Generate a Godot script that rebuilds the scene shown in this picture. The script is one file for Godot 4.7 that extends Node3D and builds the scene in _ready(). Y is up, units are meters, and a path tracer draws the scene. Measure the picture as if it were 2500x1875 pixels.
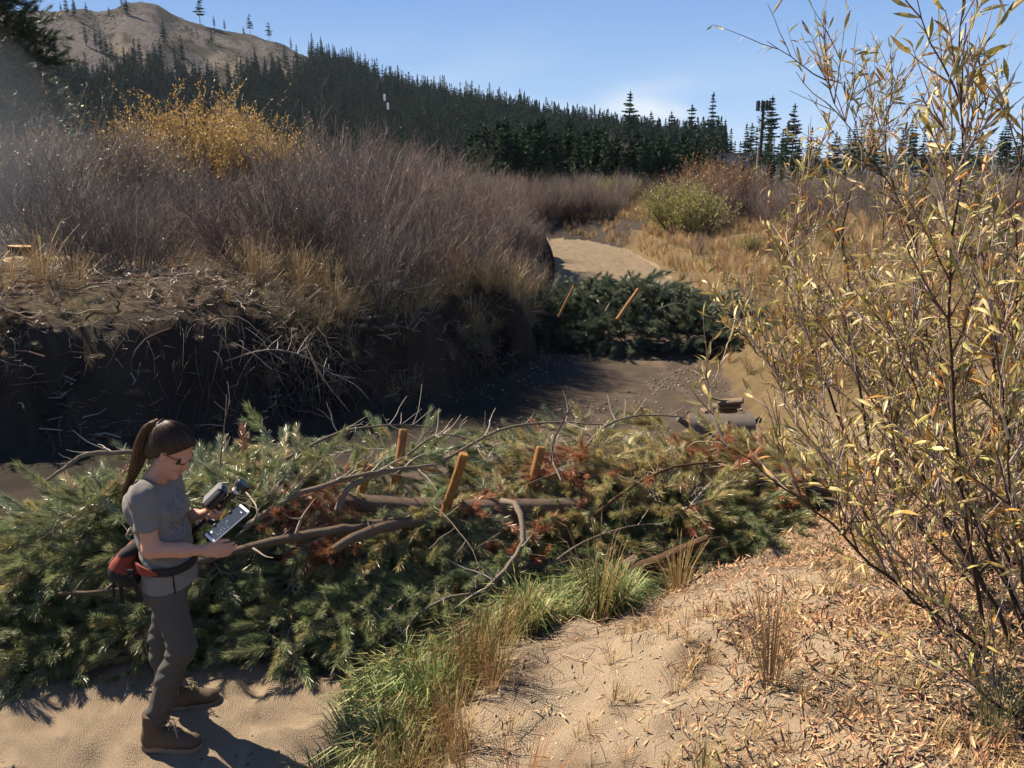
extends Node3D

var rng := RandomNumberGenerator.new()
var noise := FastNoiseLite.new()
var fine := FastNoiseLite.new()
var M := {}
var used := {}

# ---------- mesh builder ----------
class MB:
	var v := PackedVector3Array()
	var n := PackedVector3Array()
	var c := PackedColorArray()
	var ix := PackedInt32Array()

	func tube(pts: PackedVector3Array, rads: PackedFloat32Array, k: int, col: Color, lump := 0.0, cap := false) -> void:
		var m := pts.size()
		if m < 2:
			return
		var up := Vector3(0.37, 0.81, 0.45)
		var base := v.size()
		for i in m:
			var t: Vector3 = (pts[mini(i + 1, m - 1)] - pts[maxi(i - 1, 0)]).normalized()
			up = up - t * up.dot(t)
			if up.length() < 0.05:
				up = t.cross(Vector3(1, 0.2, 0.3))
			up = up.normalized()
			var side := t.cross(up)
			for j in k:
				var a := TAU * j / k
				var d := up * cos(a) + side * sin(a)
				var r := rads[i]
				if lump > 0.0:
					r *= 1.0 + lump * sin(i * 2.7 + j * 4.1 + pts[0].x * 37.0) * sin(j * 2.3 + i * 1.3)
				v.append(pts[i] + d * r)
				n.append(d)
				c.append(col)
		for i in m - 1:
			for j in k:
				var a := base + i * k + j
				var b := base + i * k + (j + 1) % k
				ix.append_array([a, a + k, b, b, a + k, b + k])
		if cap:
			for e in [0, m - 1]:
				disc(pts, rads, e, k, base + e * k, col)

	func disc(pts: PackedVector3Array, rads: PackedFloat32Array, e: int, k: int, ring: int, col: Color) -> void:
		var t: Vector3 = (pts[1] - pts[0]).normalized() * -1.0 if e == 0 else (pts[e] - pts[e - 1]).normalized()
		var b := v.size()
		v.append(pts[e])
		n.append(t)
		c.append(col)
		for j in k:
			v.append(v[ring + j])
			n.append(t)
			c.append(col)
		for j in k:
			if e == 0:
				ix.append_array([b, b + 1 + j, b + 1 + (j + 1) % k])
			else:
				ix.append_array([b, b + 1 + (j + 1) % k, b + 1 + j])

	func tri(a: Vector3, b: Vector3, d: Vector3, col: Color) -> void:
		var s := v.size()
		var nn := (d - a).cross(b - a).normalized()
		v.append_array([a, b, d])
		n.append_array([nn, nn, nn])
		c.append_array([col, col, col])
		ix.append_array([s, s + 1, s + 2])

	func quad(a: Vector3, b: Vector3, d: Vector3, e: Vector3, col: Color) -> void:
		tri(a, b, d, col)
		tri(a, d, e, col)

	func box(ctr: Vector3, size: Vector3, bas: Basis, col: Color, bev := 0.0) -> void:
		# a box with chamfered edges
		var h := size * 0.5
		var g := minf(bev, minf(h.x, minf(h.y, h.z)) * 0.9)
		for ax in 3:
			for sg in [-1.0, 1.0]:
				var u := (ax + 1) % 3
				var w := (ax + 2) % 3
				var q: Array[Vector3] = []
				for k in [[-1, -1], [1, -1], [1, 1], [-1, 1]]:
					var p := Vector3.ZERO
					p[ax] = h[ax] * sg
					p[u] = (h[u] - g) * k[0]
					p[w] = (h[w] - g) * k[1]
					q.append(ctr + bas * p)
				if sg > 0:
					quad(q[0], q[3], q[2], q[1], col)
				else:
					quad(q[0], q[1], q[2], q[3], col)
		if g <= 0.0:
			return
		for ax in 3:   # edge chamfers
			var u := (ax + 1) % 3
			var w := (ax + 2) % 3
			for su in [-1.0, 1.0]:
				for sw in [-1.0, 1.0]:
					var q: Array[Vector3] = []
					for k in [[-1, 0], [1, 0], [1, 1], [-1, 1]]:
						var p := Vector3.ZERO
						p[ax] = (h[ax] - g) * k[0]
						p[u] = (h[u] - (g if k[1] == 1 else 0.0)) * su
						p[w] = (h[w] - (0.0 if k[1] == 1 else g)) * sw
						q.append(ctr + bas * p)
					if su * sw > 0:
						quad(q[0], q[1], q[2], q[3], col)
					else:
						quad(q[0], q[3], q[2], q[1], col)

	func add(o: MB, xf: Transform3D) -> void:
		var s := v.size()
		for i in o.v.size():
			v.append(xf * o.v[i])
			n.append((xf.basis * o.n[i]).normalized())
			c.append(o.c[i])
		for i in o.ix:
			ix.append(s + i)

	func mesh() -> ArrayMesh:
		var m := ArrayMesh.new()
		if ix.is_empty():
			return m
		var a := []
		a.resize(Mesh.ARRAY_MAX)
		a[Mesh.ARRAY_VERTEX] = v
		a[Mesh.ARRAY_NORMAL] = n
		a[Mesh.ARRAY_COLOR] = c
		a[Mesh.ARRAY_INDEX] = ix
		m.add_surface_from_arrays(Mesh.PRIMITIVE_TRIANGLES, a)
		return m


# ---------- scene helpers ----------
func numbered(called: String) -> String:
	var k: int = used.get(called, 0)
	used[called] = k + 1
	return called if k == 0 else "%s_%03d" % [called, k]

func tag(o: Node3D, label: String, category: String, group := "", kind := "") -> Node3D:
	if label:
		o.set_meta("label", label)
	if category:
		o.set_meta("category", category)
	if group:
		o.set_meta("group", group)
	if kind:
		o.set_meta("kind", kind)
	return o

func thing(called: String, at: Vector3, label: String, category: String, group := "") -> Node3D:
	var o := Node3D.new()
	o.name = numbered(called)
	o.position = at
	add_child(o)
	tag(o, label, category, group)
	return o

func part(called: String, mesh: Mesh, mat: Material, parent: Node3D, kind := "") -> MeshInstance3D:
	var o := MeshInstance3D.new()
	o.name = numbered(called) if parent == self else called
	o.mesh = mesh
	o.material_override = mat
	if kind:
		o.set_meta("kind", kind)
	parent.add_child(o, true)
	return o

func many(called: String, mesh: Mesh, mat: Material, xf: Array, cols: Array, parent: Node3D) -> MultiMeshInstance3D:
	var mm := MultiMesh.new()
	mm.transform_format = MultiMesh.TRANSFORM_3D
	mm.use_colors = cols.size() > 0
	mm.mesh = mesh
	mm.instance_count = xf.size()
	for i in xf.size():
		mm.set_instance_transform(i, xf[i])
		if cols.size() > 0:
			mm.set_instance_color(i, cols[i])
	var o := MultiMeshInstance3D.new()
	o.name = numbered(called) if parent == self else called
	o.multimesh = mm
	o.material_override = mat
	o.set_meta("kind", "stuff")
	parent.add_child(o, true)
	return o

func copy_of(o: Node3D, at: Vector3, turn: float, size: float, label: String, group := "") -> Node3D:
	var r: Node3D = o.duplicate()
	var base: String = o.name
	var cut := RegEx.create_from_string("_\\d\\d\\d$")
	r.name = numbered(cut.sub(base, ""))
	add_child(r)
	r.transform = Transform3D(Basis(Vector3.UP, turn).scaled(Vector3.ONE * size), at)
	r.set_meta("label", label)
	if group:
		r.set_meta("group", group)
	return r

func ordinal(n: int) -> String:
	var w := ["first", "second", "third", "fourth", "fifth", "sixth", "seventh", "eighth", "ninth", "tenth", "eleventh", "twelfth"]
	if n < 12:
		return w[n]
	var k := n + 1
	var tail: String = "th" if (k / 10) % 10 == 1 else ["th", "st", "nd", "rd", "th", "th", "th", "th", "th", "th"][k % 10]
	return str(k) + tail

# labels for alike things, told apart by their place in the row as seen from the bank
func rank(group: Array, words: String) -> void:
	group.sort_custom(func(a, b): return atan2(a.position.x, -a.position.z) < atan2(b.position.x, -b.position.z))
	for i in group.size():
		group[i].set_meta("label", words % ("leftmost" if i == 0 else ("rightmost" if i == group.size() - 1 else ordinal(i) + " from the left")))

func rf(a: float, b: float) -> float:
	return rng.randf_range(a, b)

func rv(s: float) -> Vector3:
	return Vector3(rf(-s, s), rf(-s, s), rf(-s, s))

func pick(a: Array):
	return a[rng.randi() % a.size()]

func lin(r: float, g: float, b: float) -> Color:
	return Color(r, g, b)

func jit(c: Color, s: float) -> Color:
	var k := 1.0 + rf(-s, s)
	return Color(c.r * k * (1.0 + rf(-s, s) * 0.3), c.g * k, c.b * k * (1.0 + rf(-s, s) * 0.3))

func smooth(a: float, b: float, x: float) -> float:
	return smoothstep(a, b, x)

func curve(p: Array, steps: int) -> PackedVector3Array:
	# Catmull-Rom through the points
	var out := PackedVector3Array()
	var m := p.size()
	for i in m - 1:
		var a: Vector3 = p[maxi(i - 1, 0)]
		var b: Vector3 = p[i]
		var c: Vector3 = p[i + 1]
		var d: Vector3 = p[mini(i + 2, m - 1)]
		for s in steps:
			out.append(b.cubic_interpolate(c, a, d, float(s) / steps))
	out.append(p[m - 1])
	return out

func taper(m: int, r0: float, r1: float, pw := 1.0) -> PackedFloat32Array:
	var out := PackedFloat32Array()
	for i in m:
		out.append(lerpf(r0, r1, pow(float(i) / (m - 1), pw)))
	return out

func wander(at: Vector3, dir: Vector3, length: float, steps: int, wob: float, droop: float) -> PackedVector3Array:
	# a branch that wobbles as it grows; droop > 0 bends it down, < 0 turns it up
	var out := PackedVector3Array([at])
	var d := dir.normalized()
	var p := at
	for i in steps:
		d = (d + rv(wob) + Vector3.DOWN * droop / steps).normalized()
		p += d * length / steps
		out.append(p)
	return out

func ramp_tex(cols: Array, freq: float, oct := 4, size := 512, type := FastNoiseLite.TYPE_SIMPLEX_SMOOTH, sd := 3) -> NoiseTexture2D:
	var t := NoiseTexture2D.new()
	var nz := FastNoiseLite.new()
	nz.noise_type = type
	nz.frequency = freq
	nz.fractal_octaves = oct
	nz.seed = sd
	t.width = size
	t.height = size
	t.seamless = true
	t.noise = nz
	if cols.size() > 0:
		var g := Gradient.new()
		var off := PackedFloat32Array()
		var cc := PackedColorArray()
		for i in cols.size():
			off.append(float(i) / (cols.size() - 1))
			cc.append(cols[i])
		g.offsets = off
		g.colors = cc
		t.color_ramp = g
	return t

func mat(col: Color, rough := 0.9, vertex := false, spec := 0.3) -> StandardMaterial3D:
	var m := StandardMaterial3D.new()
	m.albedo_color = col.linear_to_srgb() if not vertex else Color.WHITE
	m.vertex_color_use_as_albedo = vertex
	m.roughness = rough
	m.metallic_specular = spec
	m.cull_mode = BaseMaterial3D.CULL_DISABLED
	return m

func textured(m: StandardMaterial3D, tex: Texture2D, scale: float, relief: Texture2D = null, cm := 0.0) -> StandardMaterial3D:
	m.uv1_triplanar = true
	m.uv1_world_triplanar = true
	m.uv1_scale = Vector3.ONE * scale
	if tex:
		m.albedo_texture = tex
	if relief:
		m.heightmap_enabled = true
		m.heightmap_texture = relief
		m.heightmap_scale = cm
	return m

func make_materials() -> void:
	var speck := ramp_tex([Color(0.62, 0.6, 0.56), Color(0.85, 0.85, 0.84), Color(1, 1, 1)], 0.03, 5, 1024)
	var grit := ramp_tex([Color(0, 0, 0), Color(1, 1, 1)], 0.09, 6, 1024, FastNoiseLite.TYPE_SIMPLEX, 9)
	var grains := ramp_tex([Color(0.55, 0.52, 0.48), Color(0.84, 0.83, 0.82), Color(0.92, 0.92, 0.92), Color(1, 1, 1)], 0.11, 6, 1024, FastNoiseLite.TYPE_SIMPLEX, 17)
	var barkn := ramp_tex([Color(0.3, 0.28, 0.27), Color(0.72, 0.69, 0.66), Color(1, 0.98, 0.95), Color(1, 1, 1)], 0.05, 5, 512, FastNoiseLite.TYPE_CELLULAR, 5)
	var barkh := ramp_tex([Color(0, 0, 0), Color(1, 1, 1)], 0.06, 4, 512, FastNoiseLite.TYPE_CELLULAR, 5)
	M.ground = textured(mat(Color.WHITE, 0.97, true, 0.15), grains, 1.1, grit, 0.9)
	M.hill = textured(mat(Color.WHITE, 1.0, true, 0.1), ramp_tex([Color(0.45, 0.42, 0.42), Color(0.85, 0.83, 0.8), Color(1, 1, 0.95)], 0.02, 5, 1024, FastNoiseLite.TYPE_SIMPLEX_SMOOTH, 21), 0.013)
	M.bark = textured(mat(Color.WHITE, 0.95, true, 0.2), barkn, 7.0, barkh, 1.6)
	M.bark.uv1_world_triplanar = false
	M.twig = mat(Color.WHITE, 0.75, true, 0.35)
	M.needle = mat(Color.WHITE, 0.36, true, 0.6)
	M.needle.backlight_enabled = true
	M.needle.backlight = Color(0.5, 0.5, 0.5).linear_to_srgb()
	M.leaf = mat(Color.WHITE, 0.5, true, 0.45)
	M.leaf.backlight_enabled = true
	M.leaf.backlight = Color(0.45, 0.45, 0.45).linear_to_srgb()
	M.grass = mat(Color.WHITE, 0.55, true, 0.4)
	M.grass.backlight_enabled = true
	M.grass.backlight = Color(0.3, 0.3, 0.3).linear_to_srgb()
	M.litter = mat(Color.WHITE, 0.7, true, 0.3)
	M.conifer = mat(Color.WHITE, 0.8, true, 0.2)
	M.vert = mat(Color.WHITE, 0.8, true, 0.3)
	var grain := ramp_tex([Color(0.62, 0.55, 0.5), Color(0.9, 0.88, 0.85), Color(1, 1, 1)], 0.02, 4, 512, FastNoiseLite.TYPE_SIMPLEX_SMOOTH, 31)
	M.wood = textured(mat(Color.WHITE, 0.75, true, 0.3), grain, 1.0)
	M.wood.uv1_world_triplanar = false
	M.wood.uv1_scale = Vector3(14, 1.6, 14)
	M.rock = textured(mat(Color.WHITE, 0.9, true, 0.3), speck, 4.0, grit, 1.0)

# ---------- sky, sun, camera ----------
const EXPOSURE := 2.7

func sky_image() -> Image:
	var w := 1024
	var h := 512
	var im := Image.create_empty(w, h, false, Image.FORMAT_RGBF)
	var stops := [[-0.02, 0.50, 0.70, 0.94], [0.0, 0.62, 0.78, 0.97], [0.035, 0.53, 0.72, 0.98], [0.09, 0.40, 0.615, 0.93], [0.19, 0.25, 0.445, 0.82], [0.4, 0.12, 0.265, 0.62], [0.7, 0.075, 0.185, 0.47], [1.0, 0.055, 0.145, 0.40]]
	var nz := FastNoiseLite.new()
	nz.seed = 12
	nz.frequency = 1.0
	nz.fractal_octaves = 5
	var to_sun := Vector3(-0.8, 0.85, -0.5).normalized()
	for y in h:
		var el := PI * 0.5 - (y + 0.5) / h * PI
		var sy := sin(el)
		var base := Color(0.16, 0.13, 0.10)
		if sy > -0.02:
			for i in stops.size() - 1:
				if sy <= stops[i + 1][0]:
					var f: float = (sy - stops[i][0]) / (stops[i + 1][0] - stops[i][0])
					base = Color(lerpf(stops[i][1], stops[i + 1][1], f), lerpf(stops[i][2], stops[i + 1][2], f), lerpf(stops[i][3], stops[i + 1][3], f))
					break
		for x in w:
			var az := (x + 0.5) / w * TAU - PI
			var d := Vector3(cos(el) * sin(az), sy, -cos(el) * cos(az))
			var col := base
			if sy > 0.0:
				var s: float = maxf(d.dot(to_sun), 0.0)
				var glow := 0.18 * pow(s, 6.0) + 0.5 * pow(s, 60.0)
				col = Color(col.r + glow, col.g + glow, col.b + glow * 0.95)
				# thin low cloud
				var band := exp(-pow((sy - clampf(0.062 - 0.10 * d.x, 0.03, 0.12)) / 0.03, 2.0)) * smoothstep(-0.45, 0.0, d.x)
				var q := Vector3(d.x * 3.2 + d.z * 0.7, sy * 13.0 - d.x * 1.1, d.z * 3.0)
				var c := smoothstep(-0.28, 0.38, nz.get_noise_3dv(q) + 0.16 * sin(d.x * 6.0 + 0.5)) * band
				var veil := smoothstep(0.0, 0.55, nz.get_noise_3d(d.x * 2.0 + 9.0, sy * 9.0 + d.x * 2.6, d.z * 2.0)) * exp(-pow((sy - 0.08) / 0.07, 2.0)) * 0.3
				var low := exp(-pow(sy / 0.05, 2.0)) * smoothstep(-0.25, 0.25, d.x) * 0.75
				c = clampf(c * 1.2 + veil * 0.6 + low * (0.6 + nz.get_noise_3d(d.x * 5.0, sy * 22.0, d.z * 3.0)), 0.0, 0.92)
				col = col.lerp(Color(0.90, 0.95, 1.0), c)
			im.set_pixel(x, y, Color(col.r / EXPOSURE, col.g / EXPOSURE, col.b / EXPOSURE))
	return im

func stage() -> void:
	var cam := Camera3D.new()
	cam.name = "camera"
	cam.fov = 50.0
	cam.near = 0.05
	cam.far = 9000.0
	cam.position = Vector3(0, 2.75, 0)
	cam.rotation_degrees = Vector3(-13.8, 0, 0)
	add_child(cam)
	var env := Environment.new()
	env.background_mode = Environment.BG_SKY
	var sky := Sky.new()
	var pano := PanoramaSkyMaterial.new()
	pano.panorama = ImageTexture.create_from_image(sky_image())
	sky.sky_material = pano
	env.sky = sky
	env.tonemap_mode = Environment.TONE_MAPPER_LINEAR
	env.tonemap_exposure = EXPOSURE
	env.sdfgi_enabled = true
	env.ssao_enabled = true
	env.ssil_enabled = true
	env.volumetric_fog_enabled = true
	env.volumetric_fog_density = 0.0
	env.fog_enabled = true
	env.fog_density = 0.00005
	env.fog_light_color = Color(0.80, 0.87, 0.95)
	var we := WorldEnvironment.new()
	we.name = "environment"
	we.environment = env
	add_child(we)
	var sun := DirectionalLight3D.new()
	sun.name = "sun"
	sun.light_energy = 1.6
	sun.light_color = Color(1.0, 0.93, 0.83)
	sun.light_angular_distance = 0.5
	sun.shadow_enabled = true
	add_child(sun)
	sun.look_at_from_position(Vector3(-80, 85, -50), Vector3.ZERO)

# ---------- terrain ----------
const LEFT := [[-60.0, -7.4], [-12.0, -7.8], [-6.0, -8.1], [-4.5, -8.2], [-3.0, -8.8], [-1.4, -9.9], [-0.2, -11.2], [0.35, -12.6], [0.55, -16.0], [0.9, -20.0], [1.35, -26.0], [1.2, -31.0], [-0.5, -35.5], [-4.0, -38.5], [-14.0, -41.0], [-60.0, -45.0]]
const RIGHT := [[-60.0, 4.0], [-9.0, 1.0], [-4.0, -0.6], [-2.0, -1.3], [-1.05, -2.4], [-0.76, -3.2], [-0.78, -3.75], [-0.5, -4.15], [0.35, -4.7], [1.2, -5.3], [2.2, -7.0], [2.75, -8.8], [3.1, -12.0], [3.75, -15.0], [4.3, -20.0], [4.7, -27.0], [4.8, -34.0], [3.6, -40.5], [0.0, -43.5], [-14.0, -46.0], [-60.0, -52.0]]

func chain_dist(chain: Array, x: float, z: float) -> float:
	var best := 1e9
	for i in chain.size() - 1:
		var ax: float = chain[i][0]
		var az: float = chain[i][1]
		var dx: float = chain[i + 1][0] - ax
		var dz: float = chain[i + 1][1] - az
		var t := clampf(((x - ax) * dx + (z - az) * dz) / (dx * dx + dz * dz), 0.0, 1.0)
		var ex := x - ax - dx * t
		var ez := z - az - dz * t
		best = minf(best, ex * ex + ez * ez)
	return sqrt(best)

var poly := []

func inside_channel(x: float, z: float) -> bool:
	if x < -60.0:
		return false
	var odd := false
	if poly.is_empty():
		poly.append_array(LEFT)
		for i in RIGHT.size():
			poly.append(RIGHT[RIGHT.size() - 1 - i])
	var j := poly.size() - 1
	for i in poly.size():
		if (poly[i][1] > z) != (poly[j][1] > z) and x < (poly[j][0] - poly[i][0]) * (z - poly[i][1]) / (poly[j][1] - poly[i][1]) + poly[i][0]:
			odd = not odd
		j = i
	return odd

const FEET := [[-2.6, -3.5, 0.3], [-2.2, -4.0, 1.2], [-0.9, -3.95, 0.4], [-1.15, -4.3, 0.9], [-2.9, -3.9, 0.2], [-2.3, -3.25, 0.7], [-1.35, -3.35, 1.5], [-1.75, -3.2, 0.5], [-3.1, -3.4, 2.0], [-1.0, -4.6, 0.1], [-2.75, -4.25, 0.8], [-2.45, -3.75, 0.6], [-2.0, -3.45, 1.0], [-1.2, -3.75, 0.2], [-1.45, -4.05, 1.3], [-2.95, -3.6, 1.1], [-3.2, -3.9, 0.5], [-2.1, -3.05, 0.1], [-2.55, -3.0, 0.9], [-1.0, -3.55, 0.8]]

# [height, zone]: zone 0 bed, 1 left bank, 2 right bank, 3 meadow
func ground_at(x: float, z: float) -> Vector2:
	var r := sqrt(x * x + z * z)
	var plain := 1.3 + 2.2 * smooth(105.0, 175.0, r) + 0.12 * noise.get_noise_2d(x * 6.0, z * 6.0) * minf(r * 0.05 + 0.4, 2.0)
	if r > 70.0 or x < -58.0:
		return Vector2(plain, 3.0)
	var dl := chain_dist(LEFT, x, z)
	var dr := chain_dist(RIGHT, x, z)
	var n1 := noise.get_noise_2d(x * 60.0, z * 60.0)
	var n2 := noise.get_noise_2d(x * 240.0 + 50.0, z * 240.0)
	if inside_channel(x, z):
		var d := minf(dl, dr)
		var bed := 0.05 * noise.get_noise_2d(x * 45.0 + 9.0, z * 45.0) + 0.03 * n2 + 0.02 * fine.get_noise_2d(x * 9.0, z * 9.0) + 0.008 * fine.get_noise_2d(x * 24.0, z * 24.0)
		if z < -9.0 and z > -13.5:   # trampled dark mud of the middle bed
			bed += 0.03 * fine.get_noise_2d(x * 3.0, z * 5.0) + 0.018 * fine.get_noise_2d(x * 7.0 + 40.0, z * 11.0)
		for f in FEET:   # trodden dents in the sand near the woman
			var dx: float = x - f[0]
			var dz: float = z - f[1]
			if absf(dx) < 0.3 and absf(dz) < 0.3:
				var ca := cos(f[2])
				var sa := sin(f[2])
				var q := pow((dx * ca + dz * sa) / 0.15, 2.0) + pow((dz * ca - dx * sa) / 0.065, 2.0)
				bed += -0.035 * exp(-q) + 0.016 * exp(-pow(q - 2.2, 2.0))
		if dr < 0.6:
			bed += 0.05 * (1.0 - dr / 0.6) * (0.7 + n1)
		if dl < 0.5:
			bed += 0.12 * pow(1.0 - dl / 0.5, 2.0)
		bed *= smooth(0.0, 0.08, d) * 0.5 + 0.5
		return Vector2(bed, 0.0)
	if dl < dr:
		var s := dl + 0.42 * n1 + 0.14 * n2 + 0.05 * fine.get_noise_2d(x * 9.0, z * 9.0)
		var h := 0.1 + (1.0 + 0.1 * smooth(-1.5, -3.5, x)) * smooth(-0.05, 0.55, s) + 0.33 * smooth(0.3, 2.0, s)
		if s > 0.5:
			h += 0.05 * n2 + 0.07 * n1
		return Vector2(lerpf(h, plain, smooth(2.0, 7.0, dl)), 1.0 if dl < 1.0 else 3.0)
	var w := lerpf(2.7, 3.6, smooth(-5.0, -9.0, z))
	var s2 := dr + 0.14 * n1
	var hr := 0.03 + 1.16 * (smooth(-0.2, w, s2) * 0.75 + 0.25 * smooth(0.0, 0.7, s2)) + 0.05 * n1 + 0.03 * n2 + 0.04 * fine.get_noise_2d(x * 10.0, z * 10.0) - 0.035 * absf(fine.get_noise_2d(x * 7.0 + z * 4.0 + 60.0, z * 11.0)) + 0.018 * fine.get_noise_2d(x * 26.0 + 7.0, z * 26.0)
	if z < -35.0 and x < 6.0:
		hr = 0.03 + 0.95 * smooth(0.0, 1.9, dr + 0.25 * n1) + 0.05 * n1 + 0.03 * n2
	elif z < -11.0:
		hr = maxf(hr, 0.8 * smooth(0.05, 0.5, s2) * smooth(-11.0, -18.0, z))
	return Vector2(lerpf(hr, plain, smooth(3.0, 9.0, dr)), 2.0)

func height(x: float, z: float) -> float:
	return ground_at(x, z).x

func axis(lo: float, hi: float, steps: Array) -> PackedFloat32Array:
	# steps: [from, to, step] dense stretches; outside of them the step grows
	var out := PackedFloat32Array()
	var p: float = steps[0][0]
	var g: float = steps[0][2]
	var head: Array[float] = []
	while p > lo:
		g *= 1.07
		p -= g
		head.append(p)
	head.reverse()
	for a in head:
		out.append(a)
	p = steps[0][0]
	for s in steps:
		while p < s[1] - 1e-4:
			out.append(p)
			p += s[2]
	g = steps[-1][2]
	while p < hi:
		out.append(p)
		g *= 1.07
		p += g
	out.append(p)
	return out

func build_ground() -> void:
	var xs := axis(-3500.0, 3500.0, [[-8.0, -3.6, 0.1], [-3.6, 3.2, 0.05], [3.2, 6.0, 0.1]])
	var zs := axis(-4000.0, 300.0, [[-36.0, -14.0, 0.25], [-14.0, -6.0, 0.1], [-6.0, -1.2, 0.05], [-1.2, 0.6, 0.1]])
	var nx := xs.size()
	var nz := zs.size()
	var hs := PackedFloat32Array()
	var zone := PackedByteArray()
	hs.resize(nx * nz)
	zone.resize(nx * nz)
	for j in nz:
		for i in nx:
			var g := ground_at(xs[i], zs[j])
			hs[j * nx + i] = g.x
			zone[j * nx + i] = int(g.y)
	var names := ["creek_bed", "cut_bank", "sandy_bank", "meadow"]
	var sand := lin(0.295, 0.238, 0.172)
	var mud := lin(0.115, 0.092, 0.073)
	var farsand := lin(0.25, 0.20, 0.145)
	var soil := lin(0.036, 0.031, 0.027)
	var straw := lin(0.20, 0.15, 0.085)
	var bank := lin(0.31, 0.252, 0.183)
	for zn in 4:
		var b := MB.new()
		var idx := {}
		for j in nz - 1:
			for i in nx - 1:
				var q := [j * nx + i, j * nx + i + 1, (j + 1) * nx + i + 1, (j + 1) * nx + i]
				if zone[q[0]] != zn:
					continue
				for k in q:
					if not idx.has(k):
						idx[k] = b.v.size()
						var ii: int = k % nx
						var jj: int = k / nx
						var x := xs[ii]
						var z := zs[jj]
						b.v.append(Vector3(x, hs[k], z))
						var i0 := maxi(ii - 1, 0)
						var i1 := mini(ii + 1, nx - 1)
						var j0 := maxi(jj - 1, 0)
						var j1 := mini(jj + 1, nz - 1)
						b.n.append(Vector3(-(hs[jj * nx + i1] - hs[jj * nx + i0]) / (xs[i1] - xs[i0]), 1.0, -(hs[j1 * nx + ii] - hs[j0 * nx + ii]) / (zs[j1] - zs[j0])).normalized())
						var n1 := noise.get_noise_2d(x * 40.0, z * 40.0)
						var n2 := fine.get_noise_2d(x * 6.0, z * 6.0)
						var col := straw
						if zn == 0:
							var m := smooth(-6.1, -6.8, z) * (1.0 - smooth(-13.0, -18.0, z))  # real mud mid-bed; behind the brush pile it also paints bank shadow
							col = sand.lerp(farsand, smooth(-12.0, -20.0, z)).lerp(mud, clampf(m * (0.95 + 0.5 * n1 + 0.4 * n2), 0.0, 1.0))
							col = col.lerp(soil * 1.4, (1.0 - smooth(1.0, 2.1, chain_dist(LEFT, x, z) + 0.5 * n1)) * (1.0 - smooth(-13.0, -18.0, z)) * smooth(2.0, 0.0, x))  # bank shade painted into the bed along the left foot, in soil colour
							var litter_and_pile_shade := smooth(-4.25, -4.6, z + 0.1 * n2) * smooth(-6.9, -6.4, z)  # needle litter, its dark colour also painting the shade under the brush pile
							col = col.lerp(lin(0.035, 0.028, 0.02), litter_and_pile_shade)
							col = col.lerp(mud * 1.3, 0.85 * smooth(0.05, 0.4, n2 + 0.4 * n1) * smooth(-1.5, -0.9, x) * smooth(-5.5, -4.8, z))
						elif zn == 1:
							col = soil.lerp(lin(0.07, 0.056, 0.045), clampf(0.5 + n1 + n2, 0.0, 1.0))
						elif zn == 2:
							col = bank.lerp(lin(0.17, 0.13, 0.095), smooth(-0.05, 0.45, n1 * 0.7 + n2 * 0.9))
							col = col.lerp(straw * 0.8, smooth(-6.0, -9.0, z)).lerp(soil * 1.6, smooth(-34.0, -36.0, z) * (1.0 - smooth(1.5, 3.5, chain_dist(RIGHT, x, z))))
						else:
							col = straw.lerp(lin(0.085, 0.07, 0.055), 0.85 * smooth(-22.0, -18.0, z) * smooth(1.0, -0.5, x)).lerp(lin(0.12, 0.10, 0.06), clampf(0.5 + n1, 0.0, 1.0)).lerp(lin(0.10, 0.085, 0.05), smooth(40.0, 120.0, absf(z)))
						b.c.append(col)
				b.ix.append_array([idx[q[0]], idx[q[1]], idx[q[2]], idx[q[0]], idx[q[2]], idx[q[3]]])
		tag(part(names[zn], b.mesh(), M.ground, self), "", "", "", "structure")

# the bare mountain and its forested skirt: foot and crest by bearing
const CREST := [[-60.0, 7.5], [-40.0, 7.9], [-33.9, 8.15], [-30.0, 9.12], [-28.7, 9.44], [-27.3, 9.41], [-25.8, 9.73], [-24.9, 9.48], [-24.3, 9.69], [-23.6, 10.12], [-22.9, 10.27], [-21.8, 10.2], [-20.7, 9.61], [-19.6, 9.27], [-17.7, 8.96], [-16.3, 8.8], [-14.8, 8.39], [-13.9, 8.05], [-11.9, 7.14], [-10.6, 6.61], [-9.3, 6.14], [-7.8, 5.74], [-5.7, 5.18], [-4.1, 4.76], [-1.9, 4.18], [0.0, 3.67], [4.1, 2.62], [6.8, 2.0], [9.5, 1.55], [13.5, 1.01], [17.4, 0.61], [24.6, 0.34], [60.0, 0.25]]

func crest_el(az: float) -> float:
	for i in CREST.size() - 1:
		if az <= CREST[i + 1][0]:
			return lerpf(CREST[i][1], CREST[i + 1][1], clampf((az - CREST[i][0]) / (CREST[i + 1][0] - CREST[i][0]), 0.0, 1.0))
	return 0.25

func hill_point(az: float, f: float) -> Vector3:
	# f runs from the foot (0) over the crest (1) to the back (1.3)
	var el := deg_to_rad(crest_el(az))
	var r1 := lerpf(860.0, 520.0, smooth(-22.0, 8.0, az))
	var r0 := lerpf(430.0, 330.0, smooth(-20.0, 5.0, az))
	var r := lerpf(r0, r1, f)
	var top := 2.75 + r1 * tan(el)
	var a := deg_to_rad(az)
	var h := 2.5 + (top - 2.5) * (pow(f, 1.12) if f <= 1.0 else 1.0 - 2.2 * pow(f - 1.0, 1.5))
	h += (top / 140.0) * 7.0 * noise.get_noise_2d(az * 22.0, f * 170.0) * sin(minf(f, 1.0) * PI)
	h += (top / 140.0) * 2.2 * fine.get_noise_2d(az * 3.0, f * 22.0) * minf(f * 4.0, 1.0)
	return Vector3(sin(a) * r, h - (4.0 if f <= 0.0 else 0.0), -cos(a) * r)

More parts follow.
